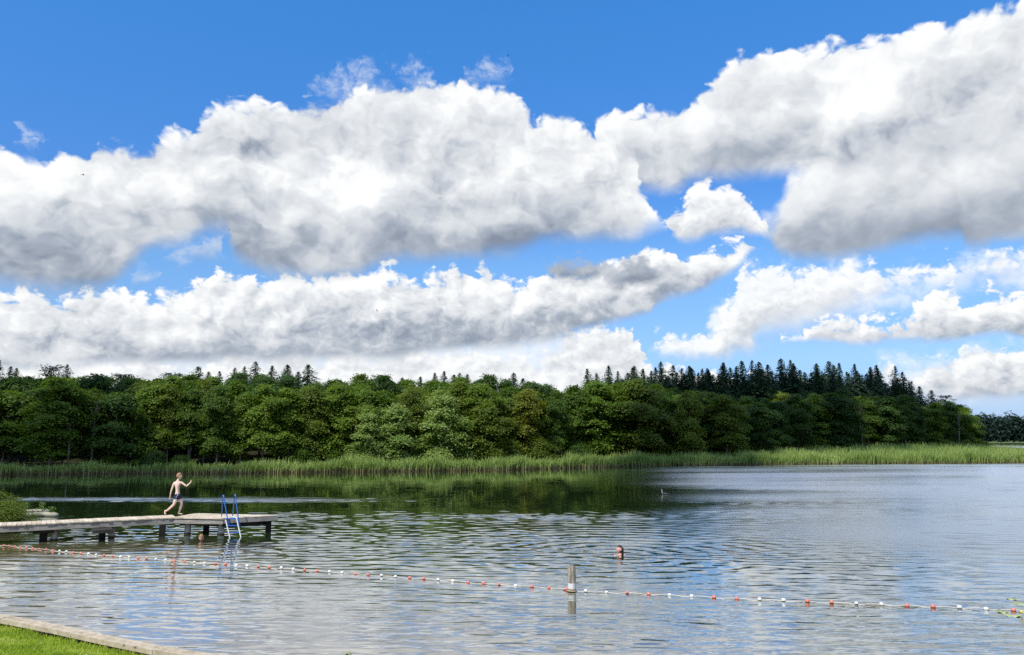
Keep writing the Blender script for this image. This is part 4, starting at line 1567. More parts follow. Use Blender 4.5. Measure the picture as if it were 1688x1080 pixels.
    for px in (66, 164):            # cross bearers on the walkway's piles
        p = at_z(px, 876.5, DECK - 0.30)
        a = p - n * 0.95
        m = MB().box(L(((p.x + a.x) / 2 + d.x * 0.10, (p.y + a.y) / 2 + d.y * 0.10, DECK - 0.30)), (1.05, 0.62, 0.12), Matrix.Rotation(math.atan2(n.y, n.x), 3, 'Z'), 0.01)
        m.build('bearer', WOOD_DARK, root)
    return FL, N_, RR, BK


JETTY = build_jetty()

# ------------------------------------------------------------------ ladder
BLUE = mat_plain('blue_paint', (0.020, 0.125, 0.46), 0.35, 0.5, var=0.18)
GALV = mat_plain('galvanised_tube', (0.62, 0.63, 0.62), 0.45, 0.5, var=0.1)


def build_ladder():
    root = empty('swim_ladder', at_z(371, 855, DECK))
    set_props(root, 'bathing ladder with two blue handrails and pale tube sides at the platform corner', 'ladder')
    r0 = root.location
    L = lambda p: Vector(p) - r0
    y0 = at_z(380, 854, DECK).y
    P = lambda px, py, dy=0.0: at_y(px, py, y0 + dy)
    for (top, back, front, low) in (((367.5, 817.5), (365.3, 853.0), (375.3, 856.5), (379.0, 869)), ((387.0, 816.5), (383.2, 851.5), (392.8, 855.0), (396.0, 868.5))):
        mb = MB()
        t = P(*top)
        bk = at_z(back[0], back[1], DECK - 0.02)
        fr = P(front[0], front[1], -0.12)
        lw = P(low[0], low[1], -0.16)
        ta, tb = t + Vector((-0.03, 0.05, 0)), t + Vector((0.05, -0.06, -0.005))
        mb.tube([L(bk), L(ta + Vector((0, 0.02, -0.06))), L(ta), L((ta + tb) / 2 + Vector((0, 0, 0.03))), L(tb), L(tb + Vector((0.008, -0.01, -0.06))), L(fr), L(lw)], 0.019, 10)
        mb.tube([L(bk.lerp(ta, 0.72)), L(tb.lerp(fr, 0.26))], 0.013, 8)
        mb.build('handrail', BLUE, root, True)
    sides = []
    for (hook, top, foot) in (((364.0, 854.2), (371.5, 855.3), (378.2, 883)), ((380.5, 852.8), (389.8, 853.5), (396.2, 882.2))):
        h = at_z(hook[0], hook[1], DECK + 0.03)
        tp = P(top[0], top[1], -0.16)
        ft = P(foot[0], foot[1], -0.32)
        under = ft + (ft - tp) * 1.4
        MB().tube([L(h), L(h.lerp(tp, 0.8) + Vector((0, 0, 0.012))), L(tp), L(tp.lerp(ft, 0.08)), L(ft), L(under)], 0.024, 10).build('side_tube', GALV, root, True)
        sides.append((tp, ft))
    for f in (0.02, 0.43, 0.84, 1.30):
        a = sides[0][0].lerp(sides[0][1], f)
        b = sides[1][0].lerp(sides[1][1], f)
        t = (b - a).normalized()
        MB().box(L((a + b) / 2), ((b - a).length - 0.03, 0.09, 0.03), Matrix.Rotation(math.atan2(t.y, t.x), 3, 'Z'), 0.006).build('step', BLUE, root)


build_ladder()

# ------------------------------------------------------------------ mooring post in the shallows
def build_post():
    b = at_z(942.5, 975, 0.0)
    root = empty('wooden_post', b)
    set_props(root, 'weathered round wooden post standing in the water beside the float line', 'post')
    m, g = material('post_wood')
    P = obj_coord(g)
    _, _, z = g.sep(P)
    n, _ = g.noise(scaled(g, P, (9, 9, 1.0)), 2.4, 8.0, 0.7, 0.5)
    n2, _ = g.noise(P, 14.0, 5.0, 0.6)
    ck, _ = g.noise(scaled(g, P, (30, 30, 2.0)), 1.5, 3.0, 0.5)
    col = g.ramp(n * 0.7 + n2 * 0.3, [(0.34, (0.085, 0.065, 0.045)), (0.47, (0.27, 0.225, 0.165)), (0.62, (0.52, 0.48, 0.41))])
    col = g.mix(g.smooth(ck, 0.37, 0.31) * 0.85, col, (0.05, 0.04, 0.03))
    band = g.smooth(z + (n2 - 0.5) * 0.03, 0.055, 0.075) * g.smooth(z, 0.195, 0.185)
    col = g.mix(band * g.smooth(n2, 0.28, 0.42), col, (0.72, 0.71, 0.68))
    algae = g.smooth(z + (n2 - 0.5) * 0.06, 0.075, 0.03)
    col = g.mix(algae * 0.9, col, g.mix(n2, (0.30, 0.20, 0.08), (0.13, 0.09, 0.03)))
    col = g.mix(g.smooth(z, 0.505, 0.545) * 0.5, col, (0.13, 0.11, 0.09))
    finish(g, principled(g, col, 0.85, bump(g, n + ck * 0.4, 0.7, 0.012), spec=0.2))
    rnd = random.Random(4)
    mb = MB()
    prof = [(0.094, -1.2), (0.095, 0.0), (0.093, 0.2), (0.090, 0.40), (0.089, 0.54), (0.084, 0.558), (0.05, 0.566), (0.012, 0.563)]
    mb.lathe(prof, 28)
    mb.v = [(x * (1 + 0.035 * math.sin(3 * math.atan2(y, x) + 1) + 0.02 * math.sin(7 * math.atan2(y, x))), y * (1 + 0.03 * math.cos(5 * math.atan2(y, x))), z + 0.006 * math.sin(9 * x * 10)) for x, y, z in mb.v]
    mb.build('shaft', m, root, True)
    rope = mat_plain('pale_rope', (0.50, 0.44, 0.30), 0.8, var=0.25, scale=40)
    mb = MB()
    pts = [(0.105 * math.cos(a), 0.105 * math.sin(a), 0.02 + 0.003 * math.sin(2 * a)) for a in [2 * math.pi * k / 24 for k in range(25)]]
    mb.tube(pts, 0.010, 6)
    mb.build('rope_loop', rope, root, True)
    return b


POST = build_post()

# ------------------------------------------------------------------ line of floats
FLOATS = [(-22, 'r'), (-14, 'r'), (-5.5, 'r'), (6.6, 'r'), (15.3, 'r'), (24.2, 'r'), (33.8, 'r'), (43.8, 'r'), (54, 'r'), (64.7, 'r'), (76, 'r'), (87, 'r'), (98.2, 'w'), (109.5, 'w'), (121, 'r'), (133.3, 'r'), (146, 'w'), (158.6, 'w'), (171.8, 'r'), (185.1, 'r'), (199, 'w'), (213, 'w'),
          (227.9, 'r'), (241.8, 'r'), (257.1, 'w'), (273, 'w'), (288, 'r'), (304.2, 'r'), (320.5, 'w'), (337.4, 'w'), (355, 'r'), (372.2, 'r'), (389.5, 'w'), (407.4, 'w'), (426, 'r'), (443.9, 'r'), (463.8, 'w'), (483.4, 'w'), (502.3, 'r'), (522.8, 'r'), (543.4, 'w'),
          (564, 'w'), (585.9, 'r'), (607.1, 'r'), (629, 'w'), (651.9, 'w'), (675.5, 'r'), (698.7, 'r'), (722.2, 'w'), (746.5, 'w'), (771.7, 'r'), (796.9, 'r'), (822.8, 'r'), (850, 'w'), (876.9, 'r'), (905.1, 'r'), (933.5, 'r'), (965.8, 'w'), (999.6, 'w'), (1033.8, 'r'), (1069.3, 'r'), (1103.8, 'w'),
          (1140.2, 'w'), (1177.2, 'r'), (1214.5, 'r'), (1252.2, 'w'), (1291.6, 'w'), (1331, 'r'), (1371, 'r'), (1411.7, 'w'), (1453.1, 'w'), (1495.2, 'r'), (1538.2, 'r'), (1581.6, 'w'), (1625.4, 'w'), (1670.5, 'r'), (1716, 'r'), (1762, 'w')]
LINE_Y = [(-30, 898.5), (0, 900), (25, 902.2), (54, 905), (98, 909.5), (146, 914.5), (200, 919), (273, 924), (337, 929.5), (407, 934), (483, 939.5), (543, 943.5), (585, 947), (652, 952), (722, 957), (797, 963), (850, 967), (905, 970), (940, 973.5), (966, 976), (1034, 979), (1104, 982), (1177, 986), (1252, 990), (1331, 993), (1411, 996.5), (1495, 999.5), (1581, 1003), (1625, 1005), (1670, 1007), (1800, 1013)]


def build_float_line():
    red = mat_plain('red_float', (0.70, 0.21, 0.155), 0.45, var=0.3, scale=25)
    white = mat_plain('white_float', (0.80, 0.79, 0.75), 0.45, var=0.08, scale=25)
    rope_m = mat_plain('float_rope', (0.66, 0.60, 0.50), 0.8, var=0.2, scale=30)
    b0 = at_z(543, 943.5, 0.0)
    root = empty('float_line', b0)
    set_props(root, 'rope of red and white floats marking the bathing area from left edge to right edge', 'float line')
    ln = lambda px: at_z(px, lerp_table(LINE_Y, px), 0.0)
    rnd = random.Random(6)
    pts, px = [], -30.0
    while px < 1790:
        p = ln(px)
        pts.append(Vector((p.x, p.y, 0.012 + 0.012 * math.sin(px * 0.11))) - b0)
        px += 6
    MB().tube(pts, 0.008, 6).build('rope', rope_m, root, True)
    shapes = {}
    for c in 'rw':
        mb = MB()
        mb.lathe([(0.012, -0.062), (0.040, -0.056), (0.053, -0.032), (0.056, 0.0), (0.053, 0.032), (0.040, 0.056), (0.012, 0.062)], 14)
        mb.v = [(z, y, x) for x, y, z in mb.v]
        me = bpy.data.meshes.new('float')
        me.from_pydata(mb.v, [], [tuple(reversed(f)) for f in mb.f])
        me.polygons.foreach_set('use_smooth', [True] * len(me.polygons))
        me.materials.append(red if c == 'r' else white)
        shapes[c] = me
    for px, c in FLOATS:
        p = ln(px)
        q = ln(px + 4) - p
        o = bpy.data.objects.new('float', shapes[c])
        link(o, root)
        o.location = Vector((p.x, p.y, 0.022 + rnd.uniform(-0.008, 0.008))) - b0
        o.rotation_euler = (rnd.uniform(0, 6), rnd.uniform(-0.12, 0.12), math.atan2(q.y, q.x) + rnd.uniform(-0.25, 0.25))
        s = rnd.uniform(0.56, 0.72)
        o.scale = (s, s, s)
        o['label'] = 'red float on the rope' if c == 'r' else 'white float on the rope'


build_float_line()

# ------------------------------------------------------------------ people
SKIN = mat_skin('skin', (0.80, 0.58, 0.48), (0.76, 0.50, 0.40))
SKIN_RED = mat_skin('skin_ruddy', (0.76, 0.42, 0.32), (0.68, 0.30, 0.21))
HAIR_BLOND = mat_plain('blond_hair', (0.30, 0.17, 0.075), 0.6, var=0.35, scale=60)
HAIR_DARK = mat_plain('wet_dark_hair', (0.045, 0.022, 0.014), 0.3, var=0.4, scale=50)
NAVY = mat_plain('navy_cloth', (0.011, 0.012, 0.050), 0.8, var=0.25, scale=30)
PRINT = mat_plain('white_print', (0.70, 0.70, 0.72), 0.7)
EYE = mat_plain('eye_dark', (0.03, 0.02, 0.015), 0.2)
LIP = mat_plain('lip', (0.40, 0.13, 0.11), 0.5)


def skinned(nodes, edges, root, levels=2):
    """one smooth body grown around a skeleton: nodes {name: (position, radius)}"""
    names = list(nodes)
    me = bpy.data.meshes.new('skeleton')
    me.from_pydata([tuple(nodes[k][0]) for k in names], [(names.index(a), names.index(b)) for a, b in edges], [])
    o = bpy.data.objects.new('skeleton', me)
    COL.objects.link(o)
    sk = o.modifiers.new('skin', 'SKIN')
    sk.use_smooth_shade = True
    sk.branch_smoothing = 0.4
    for i, k in enumerate(names):
        d = me.skin_vertices[0].data[i]
        r = nodes[k][1]
        d.radius = (r, r) if not hasattr(r, '__len__') else r
        d.use_root = (k == root)
    sb = o.modifiers.new('subdivision', 'SUBSURF')
    sb.levels = sb.render_levels = levels
    dg = bpy.context.evaluated_depsgraph_get()
    out = bpy.data.meshes.new_from_object(o.evaluated_get(dg))
    bpy.data.objects.remove(o)
    return out


def joined(name, parts, mat, parent):
    """parts: meshes or (vertices, faces); one mesh object"""
    V_, F_ = [], []
    for p in parts:
        b = len(V_)
        if hasattr(p, 'vertices'):
            V_ += [tuple(v.co) for v in p.vertices]
            F_ += [tuple(b + i for i in f.vertices) for f in p.polygons]
        else:
            V_ += [tuple(v) for v in p[0]]
            F_ += [tuple(b + i for i in f) for f in p[1]]
    return mesh_obj(name, V_, F_, mat, parent, True)


def head_shape(M, size=1.0, part='head'):
    """a head that faces +x: brow, eye hollows, nose, lips, chin, ears; part 'hair...' takes the scalp only, a little larger"""
    bm = bmesh.new()
    bmesh.ops.create_uvsphere(bm, u_segments=36, v_segments=24, radius=1.0)
    for v in bm.verts:
        p = v.co.copy()
        x, y, z = p.x * 0.098, p.y * 0.077, p.z * 0.118
        if p.z < 0:
            k = (-p.z) ** 1.5
            y *= 1 - 0.36 * k
            x = x * (1 - 0.25 * k) + 0.016 * k
        if part == 'head' and p.x > 0:
            e = lambda y0, z0, sy, sz: math.exp(-(((p.y - y0) / sy) ** 2 + ((p.z - z0) / sz) ** 2))
            x += 0.026 * e(0, -0.14, 0.14, 0.16) + 0.006 * e(0, 0.22, 0.5, 0.10) + 0.007 * e(0, -0.50, 0.22, 0.06) + 0.010 * e(0, -0.80, 0.25, 0.12)
            x -= 0.011 * (e(0.38, 0.06, 0.16, 0.10) + e(-0.38, 0.06, 0.16, 0.10)) + 0.004 * e(0, -0.58, 0.25, 0.05)
        v.co = Vector((x, y, z))
        if part != 'head':
            v.co *= 1.07
            v.co.z += 0.004
    if part == 'head':
        for s in (-1, 1):
            e = bmesh.ops.create_uvsphere(bm, u_segments=10, v_segments=8, radius=1.0)
            for v in e['verts']:
                v.co = Vector((v.co.x * 0.020 - 0.004, s * 0.078 + v.co.y * 0.010, v.co.z * 0.032 - 0.008))
    else:
        lim = {'hair_short': lambda c: c.z > 0.055 or (c.x < -0.01 and c.z > -0.050) or (c.x < 0.02 and c.z > 0.0), 'hair_back': lambda c: (c.z > 0.066 and c.x < 0.085) or c.x < -0.015}[part]
        bmesh.ops.delete(bm, geom=[f for f in bm.faces if not lim(f.calc_center_median())], context='FACES')
        rnd = random.Random(5)
        for v in bm.verts:
            v.co *= 1 + rnd.uniform(-0.025, 0.045)
        bmesh.ops.solidify(bm, geom=bm.faces[:], thickness=0.012)
    bmesh.ops.transform(bm, matrix=M @ Matrix.Diagonal((size, size, size, 1)), verts=bm.verts)
    bm.verts.index_update()
    out = ([tuple(v.co) for v in bm.verts], [tuple(v.index for v in f.verts) for f in bm.faces])
    bm.free()
    return out


def facing(pos, heading, tilt=0.0, roll=0.0):
    return Matrix.Translation(Vector(pos)) @ Matrix.Rotation(math.atan2(heading[1], heading[0]), 4, 'Z') @ Matrix.Rotation(tilt, 4, 'Y') @ Matrix.Rotation(roll, 4, 'X')


def face_parts(M, parent, size=1.0):
    for s in (-1, 1):
        MB().ball(M @ Vector((0.086 * size, s * 0.029 * size, 0.008 * size)), 0.0095 * size, 10, 8).build('eye', EYE, parent, True)
    p = [M @ Vector(((0.101 - abs(t) * abs(t) * 9) * size, t * size, (-0.060 - abs(t) * 0.08) * size)) for t in (-0.024, -0.012, 0.0, 0.012, 0.024)]
    MB().tube(p, [0.002, 0.005, 0.006, 0.005, 0.002], 6).build('mouth', LIP, parent, True)


def add_hand(nodes, edges, tag, wrist, direction, side, curl, size=1.0):
    """palm, four unequal fingers and a thumb from the side of the palm; side points to the thumb"""
    d = Vector(direction).normalized()
    sd = Vector(side)
    sd = (sd - d * sd.dot(d)).normalized()
    nrm = d.cross(sd)
    w = Vector(nodes[wrist][0])
    pal = w + d * 0.045 * size
    nodes[tag + 'palm'] = (pal, 0.021 * size)
    edges.append((wrist, tag + 'palm'))
    for i, (off, L) in enumerate(((0.026, 0.060), (0.009, 0.067), (-0.009, 0.062), (-0.025, 0.049))):
        k = w + d * 0.078 * size + sd * off * size
        m = k + (d * math.cos(curl) + nrm * math.sin(curl)) * L * 0.5 * size
        t = m + (d * math.cos(curl * 2.1) + nrm * math.sin(curl * 2.1)) * L * 0.5 * size
        for q, (pp, r) in enumerate(((k, 0.0098), (m, 0.0088), (t, 0.0070))):
            nodes['%sf%d%d' % (tag, i, q)] = (pp, r * size)
        edges += [(tag + 'palm', '%sf%d0' % (tag, i)), ('%sf%d0' % (tag, i), '%sf%d1' % (tag, i)), ('%sf%d1' % (tag, i), '%sf%d2' % (tag, i))]
    a = w + d * 0.035 * size + sd * 0.030 * size
    b = a + (d * 0.7 + sd * 0.6 + nrm * math.sin(curl) * 0.6) * 0.035 * size
    nodes[tag + 't0'], nodes[tag + 't1'] = (a, 0.0115 * size), (b, 0.0085 * size)
    edges += [(tag + 'palm', tag + 't0'), (tag + 't0', tag + 't1')]


def build_runner():
    base = at_z(291.5, 849.3, DECK)
    root = empty('person', base)
    set_props(root, 'bare-chested boy in navy swim shorts running along the jetty, right fist raised', 'person')
    k = base.y / FPX
    P = lambda px, py, y=0.0: Vector(((px - 291.5) * k, y, (849.3 - py) * k))
    n, e = {}, []
    def add(name, pos, r, to=None):
        n[name] = (pos, r)
        if to:
            e.append((to, name))
    add('pelvis', P(290.8, 818.5), (0.098, 0.082))
    add('waist', P(290.3, 811.5), (0.088, 0.070), 'pelvis')
    add('ribs', P(289.8, 805), (0.105, 0.078), 'waist')
    add('chest', P(289.6, 799.5), (0.108, 0.078), 'ribs')
    add('neck', P(289.8, 794.8), 0.046, 'chest')
    add('nape', P(290.2, 791.5, 0.01), 0.044, 'neck')
    # arm trailing behind (his left, on the picture's left)
    add('shoulder_l', P(284.2, 798.0, -0.01), 0.048, 'chest')
    add('elbow_l', P(281.6, 809.0, -0.05), 0.033, 'shoulder_l')
    add('forearm_l', P(280.7, 812.5, -0.05), 0.034, 'elbow_l')
    add('wrist_l', P(279.4, 819.3, -0.03), 0.022, 'forearm_l')
    add_hand(n, e, 'l', 'wrist_l', P(278.6, 823.5) - P(279.4, 819.3), (0.5, 0.8, 0), 0.35, 0.9)
    # arm raised in front with a loose fist
    add('shoulder_r', P(295.6, 797.8, 0.02), 0.048, 'chest')
    add('elbow_r', P(303.4, 803.9, 0.04), 0.034, 'shoulder_r')
    add('forearm_r', P(305.2, 802.0, 0.06), 0.034, 'elbow_r')
    add('wrist_r', P(308.7, 798.3, 0.09), 0.023, 'forearm_r')
    add_hand(n, e, 'r', 'wrist_r', P(310.6, 795.0) - P(308.7, 798.3), (-0.4, 0.6, 0.6), 0.95, 0.9)
    # leg pushing off behind (his right, nearer to us)
    add('hip_r', P(289.6, 821.5, -0.055), 0.082, 'pelvis')
    add('thigh_r', P(288.8, 827, -0.075), 0.071, 'hip_r')
    add('knee_r', P(287.3, 832.3, -0.085), 0.051, 'thigh_r')
    add('calf_r', P(282.6, 836.6, -0.06), 0.050, 'knee_r')
    add('ankle_r', P(274.8, 842.6, -0.02), 0.032, 'calf_r')
    add('heel_r', P(272.2, 842.2, -0.02), 0.029, 'ankle_r')
    add('ball_r', P(272.8, 847.3, -0.02), 0.030, 'heel_r')
    add('toe_r', P(274.4, 848.3, -0.01), 0.020, 'ball_r')
    # leg landing in front
    add('hip_l', P(292.8, 821.5, 0.055), 0.080, 'pelvis')
    add('thigh_l', P(295.0, 826.5, 0.08), 0.070, 'hip_l')
    add('knee_l', P(296.2, 831.5, 0.10), 0.050, 'thigh_l')
    add('calf_l', P(295.0, 837, 0.10), 0.050, 'knee_l')
    add('ankle_l', P(293.0, 845.6, 0.10), 0.033, 'calf_l')
    add('heel_l', P(291.9, 847.6, 0.10), 0.030, 'ankle_l')
    add('ball_l', P(295.6, 848.0, 0.13), 0.029, 'heel_l')
    add('toe_l', P(298.0, 848.4, 0.15), 0.020, 'ball_l')
    head = facing(P(291.2, 787.7, 0.01), (0.80, 0.60), 0.05)
    joined('body', [skinned(n, e, 'pelvis'), head_shape(head, 1.02)], SKIN, root)
    joined('hair', [head_shape(head, 1.02, 'hair_short')], HAIR_BLOND, root)
    face_parts(head, root, 1.02)
    sn = {'waist': (P(290.5, 812.6), (0.094, 0.078)), 'pelvis': (P(290.8, 818.3), (0.108, 0.094)),
          'a': (P(289.6, 821.6, -0.055), 0.099), 'b': (P(289.0, 826.0, -0.072), 0.094), 'c': (P(292.9, 821.6, 0.055), 0.096), 'd': (P(294.8, 825.0, 0.075), 0.092)}
    sh = joined('swim_shorts', [skinned(sn, [('pelvis', 'waist'), ('pelvis', 'a'), ('a', 'b'), ('pelvis', 'c'), ('c', 'd')], 'pelvis')], NAVY, root)
    mb = MB()
    for px, py, w, h in ((292.3, 817.2, 0.035, 0.05), (291.2, 820.3, 0.028, 0.028), (290.6, 824.0, 0.055, 0.03)):
        c = P(px, py, -0.20)
        hit, loc, nrm, _ = sh.ray_cast(c, Vector((0, 1, 0)))
        if hit:
            mb.box(loc + nrm * 0.002, (w, 0.006, h), nrm.to_track_quat('-Y', 'Z').to_matrix(), 0.0015)
    mb.build('print', PRINT, sh)


build_runner()


def build_swimmer():
    base = at_z(1022, 915.2, 0.0) + Vector((0, 0, 0.008))
    root = empty('person', base)
    set_props(root, 'swimmer with wet dark hair, head and shoulders above open water, facing left', 'person')
    n = {'chest': (Vector((0.0, 0.06, -0.14)), (0.15, 0.12)), 'neck': (Vector((0.005, 0.03, 0.0)), 0.062), 'nape': (Vector((0.0, 0.02, 0.075)), 0.056),
         'sl': (Vector((-0.17, -0.06, -0.022)), 0.066), 'sr': (Vector((0.16, 0.10, -0.022)), 0.066), 'al': (Vector((-0.30, -0.18, -0.16)), 0.048), 'ar': (Vector((0.26, 0.06, -0.25)), 0.048), 'belly': (Vector((0.10, 0.3, -0.35)), 0.12)}
    e = [('chest', 'neck'), ('neck', 'nape'), ('chest', 'sl'), ('chest', 'sr'), ('sl', 'al'), ('sr', 'ar'), ('chest', 'belly')]
    head = facing((-0.012, 0.0, 0.160), (-0.90, -0.44), -0.12)
    joined('body', [skinned(n, e, 'chest'), head_shape(head, 0.96)], SKIN_RED, root)
    hv = head_shape(head, 0.97, 'hair_back')
    tail = MB().tube([(0.07, 0.06, 0.20), (0.085, 0.065, 0.11), (0.088, 0.06, 0.03), (0.08, 0.05, -0.04)], [0.05, 0.045, 0.034, 0.02], 10)
    joined('hair', [hv, (tail.v, tail.f)], HAIR_DARK, root)
    face_parts(head, root, 0.96)


build_swimmer()


def build_kid():
    base = at_z(331.5, 892.3, 0.0) + Vector((0, 0, 0.03))
    root = empty('person', base)
    set_props(root, 'fair-haired child in the water beside the jetty, only the head showing', 'person')
    n = {'chest': (Vector((0, 0.05, -0.20)), (0.12, 0.09)), 'neck': (Vector((0, 0.02, -0.06)), 0.048), 'nape': (Vector((0, 0.015, 0.0)), 0.046), 'sl': (Vector((-0.13, 0.03, -0.10)), 0.05), 'sr': (Vector((0.13, 0.05, -0.11)), 0.05), 'al': (Vector((-0.20, -0.12, -0.12)), 0.035), 'ar': (Vector((0.22, -0.10, -0.13)), 0.035)}
    e = [('chest', 'neck'), ('neck', 'nape'), ('chest', 'sl'), ('chest', 'sr'), ('sl', 'al'), ('sr', 'ar')]
    head = facing((0.0, 0.0, 0.085), (0.25, -0.95), 0.22)
    joined('body', [skinned(n, e, 'chest'), head_shape(head, 0.98)], SKIN_RED, root)
    joined('hair', [head_shape(head, 1.0, 'hair_short')], HAIR_BLOND, root)
    face_parts(head, root, 0.98)


build_kid()

# ------------------------------------------------------------------ birds
BIRD = mat_plain('dark_plumage', (0.012, 0.013, 0.02), 0.6)
GREBE = mat_plain('pale_plumage', (0.34, 0.33, 0.30), 0.7)


def build_swallow(px, py, dist, heading, bank, label, span=0.30):
    d = pix_dir(px, py)
    loc = Vector((d.x, d.y, d.z)) * (dist / d.y) + Vector((0, 0, CAM_H))
    root = empty('swallow', loc, heading)
    root.rotation_euler = (bank, 0.1, heading)
    set_props(root, label, 'bird', 'swallows over the lake')
    s = span / 0.30
    mb = MB().tube([(0.085 * s, 0, 0), (0.07 * s, 0, 0.004), (0.035 * s, 0, 0.002), (-0.03 * s, 0, 0), (-0.07 * s, 0, 0.004)], [0.004 * s, 0.013 * s, 0.018 * s, 0.014 * s, 0.006 * s], 8)
    for q in (-1, 1):                       # forked tail
        mb.tube([(-0.06 * s, q * 0.003, 0.003), (-0.13 * s, q * 0.022 * s, 0.004)], [0.007 * s, 0.002], 4)
    mb.build('body', BIRD, root, True)
    for q in (-1, 1):
        v, f = [], []
        prof = [(0.0, 0.045, -0.030), (0.05, 0.050, -0.018), (0.10, 0.030, -0.022), (0.15, -0.030, -0.052)]
        for yy, a, b in prof:
            z = 0.010 + 0.35 * yy - 0.8 * yy * yy
            v += [(a * s, q * yy * s, z * s + 0.003), (b * s, q * yy * s, z * s + 0.003), (b * s, q * yy * s, z * s - 0.003), (a * s, q * yy * s, z * s - 0.003)]
        for i in range(3):
            for c in range(4):
                f.append((i * 4 + c, i * 4 + (c + 1) % 4, i * 4 + 4 + (c + 1) % 4, i * 4 + 4 + c))
        f += [(0, 1, 2, 3), (15, 14, 13, 12)]
        mesh_obj('wing', v, f, BIRD, root)


build_swallow(136.5, 288.5, 42, 0.1, 0.5, 'dark swallow flying over the bright left end of the large cloud', 0.30)
build_swallow(378, 379, 60, 2.2, -0.7, 'small dark swallow beside the gap of blue under the left cloud')
build_swallow(621.5, 512.5, 48, 1.2, 0.9, 'dark swallow in front of the middle cloud band')
build_swallow(837.5, 91.5, 80, 0.9, -0.5, 'tiny swallow high in the clear blue above the clouds')
build_swallow(1672, 687, 120, 0.0, 0.2, 'tiny bird low over the distant wood at the right edge', 0.45)


def build_grebe():
    b = at_z(1092, 815.0, 0.0)
    root = empty('waterbird', b, 2.9)
    set_props(root, 'waterbird with slender pale upright neck swimming far out on the dark slick', 'bird')
    MB().ball((-0.20, 0, 0.035), (0.24, 0.10, 0.075), 16, 10).tube([(-0.42, 0, 0.05), (-0.50, 0, 0.065)], [0.04, 0.01], 6).build('body', BIRD, root, True)
    mb = MB().tube([(-0.04, 0, 0.05), (0.03, 0, 0.12), (0.02, 0, 0.20), (0.025, 0, 0.255)], [0.045, 0.028, 0.024, 0.026], 10)
    mb.ball((0.04, 0, 0.275), (0.045, 0.028, 0.030), 12, 8)
    mb.build('neck', GREBE, root, True)
    MB().tube([(0.08, 0, 0.275), (0.145, 0, 0.268)], [0.010, 0.002], 6).build('beak', BIRD, root, True)
    MB().ball((0.02, 0, 0.300), (0.04, 0.02, 0.018), 10, 6).build('crest', BIRD, root, True)


build_grebe()

# ------------------------------------------------------------------ water lilies, bush by the walkway, old timber, dead branch
def build_lilies():
    m, g = material('lily_leaf')
    n, _ = g.noise(obj_coord(g), 5.0, 4.0, 0.6)
    finish(g, principled(g, g.ramp(n, [(0.3, (0.30, 0.37, 0.12)), (0.7, (0.50, 0.54, 0.27))]), 0.35, spec=0.4))
    bud = mat_plain('yellow_bud', (0.70, 0.52, 0.06), 0.5)
    rnd = random.Random(12)

    def pad(px, py, r, label, rot=0.0, lift=0.0, tilt=0.0):
        b = at_z(px, py, 0.0)
        root = empty('lily_pad', b + Vector((0, 0, 0.006)), rot)
        root.rotation_euler = (tilt, 0, rot)
        set_props(root, label, 'lily pad', 'water lily pads')
        v, f = [(0, 0, 0.0), (0, 0, -0.006)], []
        seg = 26
        for k in range(seg + 1):
            a = 0.22 + (6.283 - 0.44) * k / seg
            rr = r * (1 + 0.05 * math.sin(3 * a) + 0.03 * math.sin(7 * a + rot))
            z = lift * math.sin(2 * a + rot) + 0.012 * math.sin(5 * a)
            v += [(rr * math.cos(a), rr * math.sin(a), z), (rr * math.cos(a), rr * math.sin(a), z - 0.006)]
        for k in range(seg):
            i = 2 + 2 * k
            f += [(0, i, i + 2), (1, i + 3, i + 1), (i, i + 1, i + 3, i + 2)]
        mesh_obj('leaf', v, f, m, root, True)
        return root
    pad(1670, 988, 0.13, 'upper lily pad of the pair at the right edge, behind the float line', 0.4, 0.008)
    pad(1684, 996, 0.15, 'lily pad under the upper one at the right edge, with small dark holes', 2.0, 0.008)
    pad(1651, 1009, 0.12, 'flat lily pad just below the last red float', 1.0, 0.01)
    pad(1668, 1014.5, 0.16, 'largest yellow-green lily pad in front of the last red float', 3.3, 0.012)
    pad(1692, 1010.0, 0.12, 'lily pad cut by the right edge beside the yellow bud', 5.0, 0.008)
    pad(575, 1079.5, 0.07, 'small bright green leaf floating at the bottom edge of the picture', 1.5, 0.03, 0.5)
    b = at_z(1684, 1015.0, 0.0)
    root = empty('lily_bud', b)
    set_props(root, 'small yellow lily bud on a short stalk at the right edge', 'lily bud')
    MB().tube([(0, 0, -0.2), (0, 0, 0.05)], 0.006, 6).build('stalk', m, root, True)
    MB().ball((0, 0, 0.07), (0.026, 0.026, 0.030), 12, 8).build('bud', bud, root, True)


build_lilies()


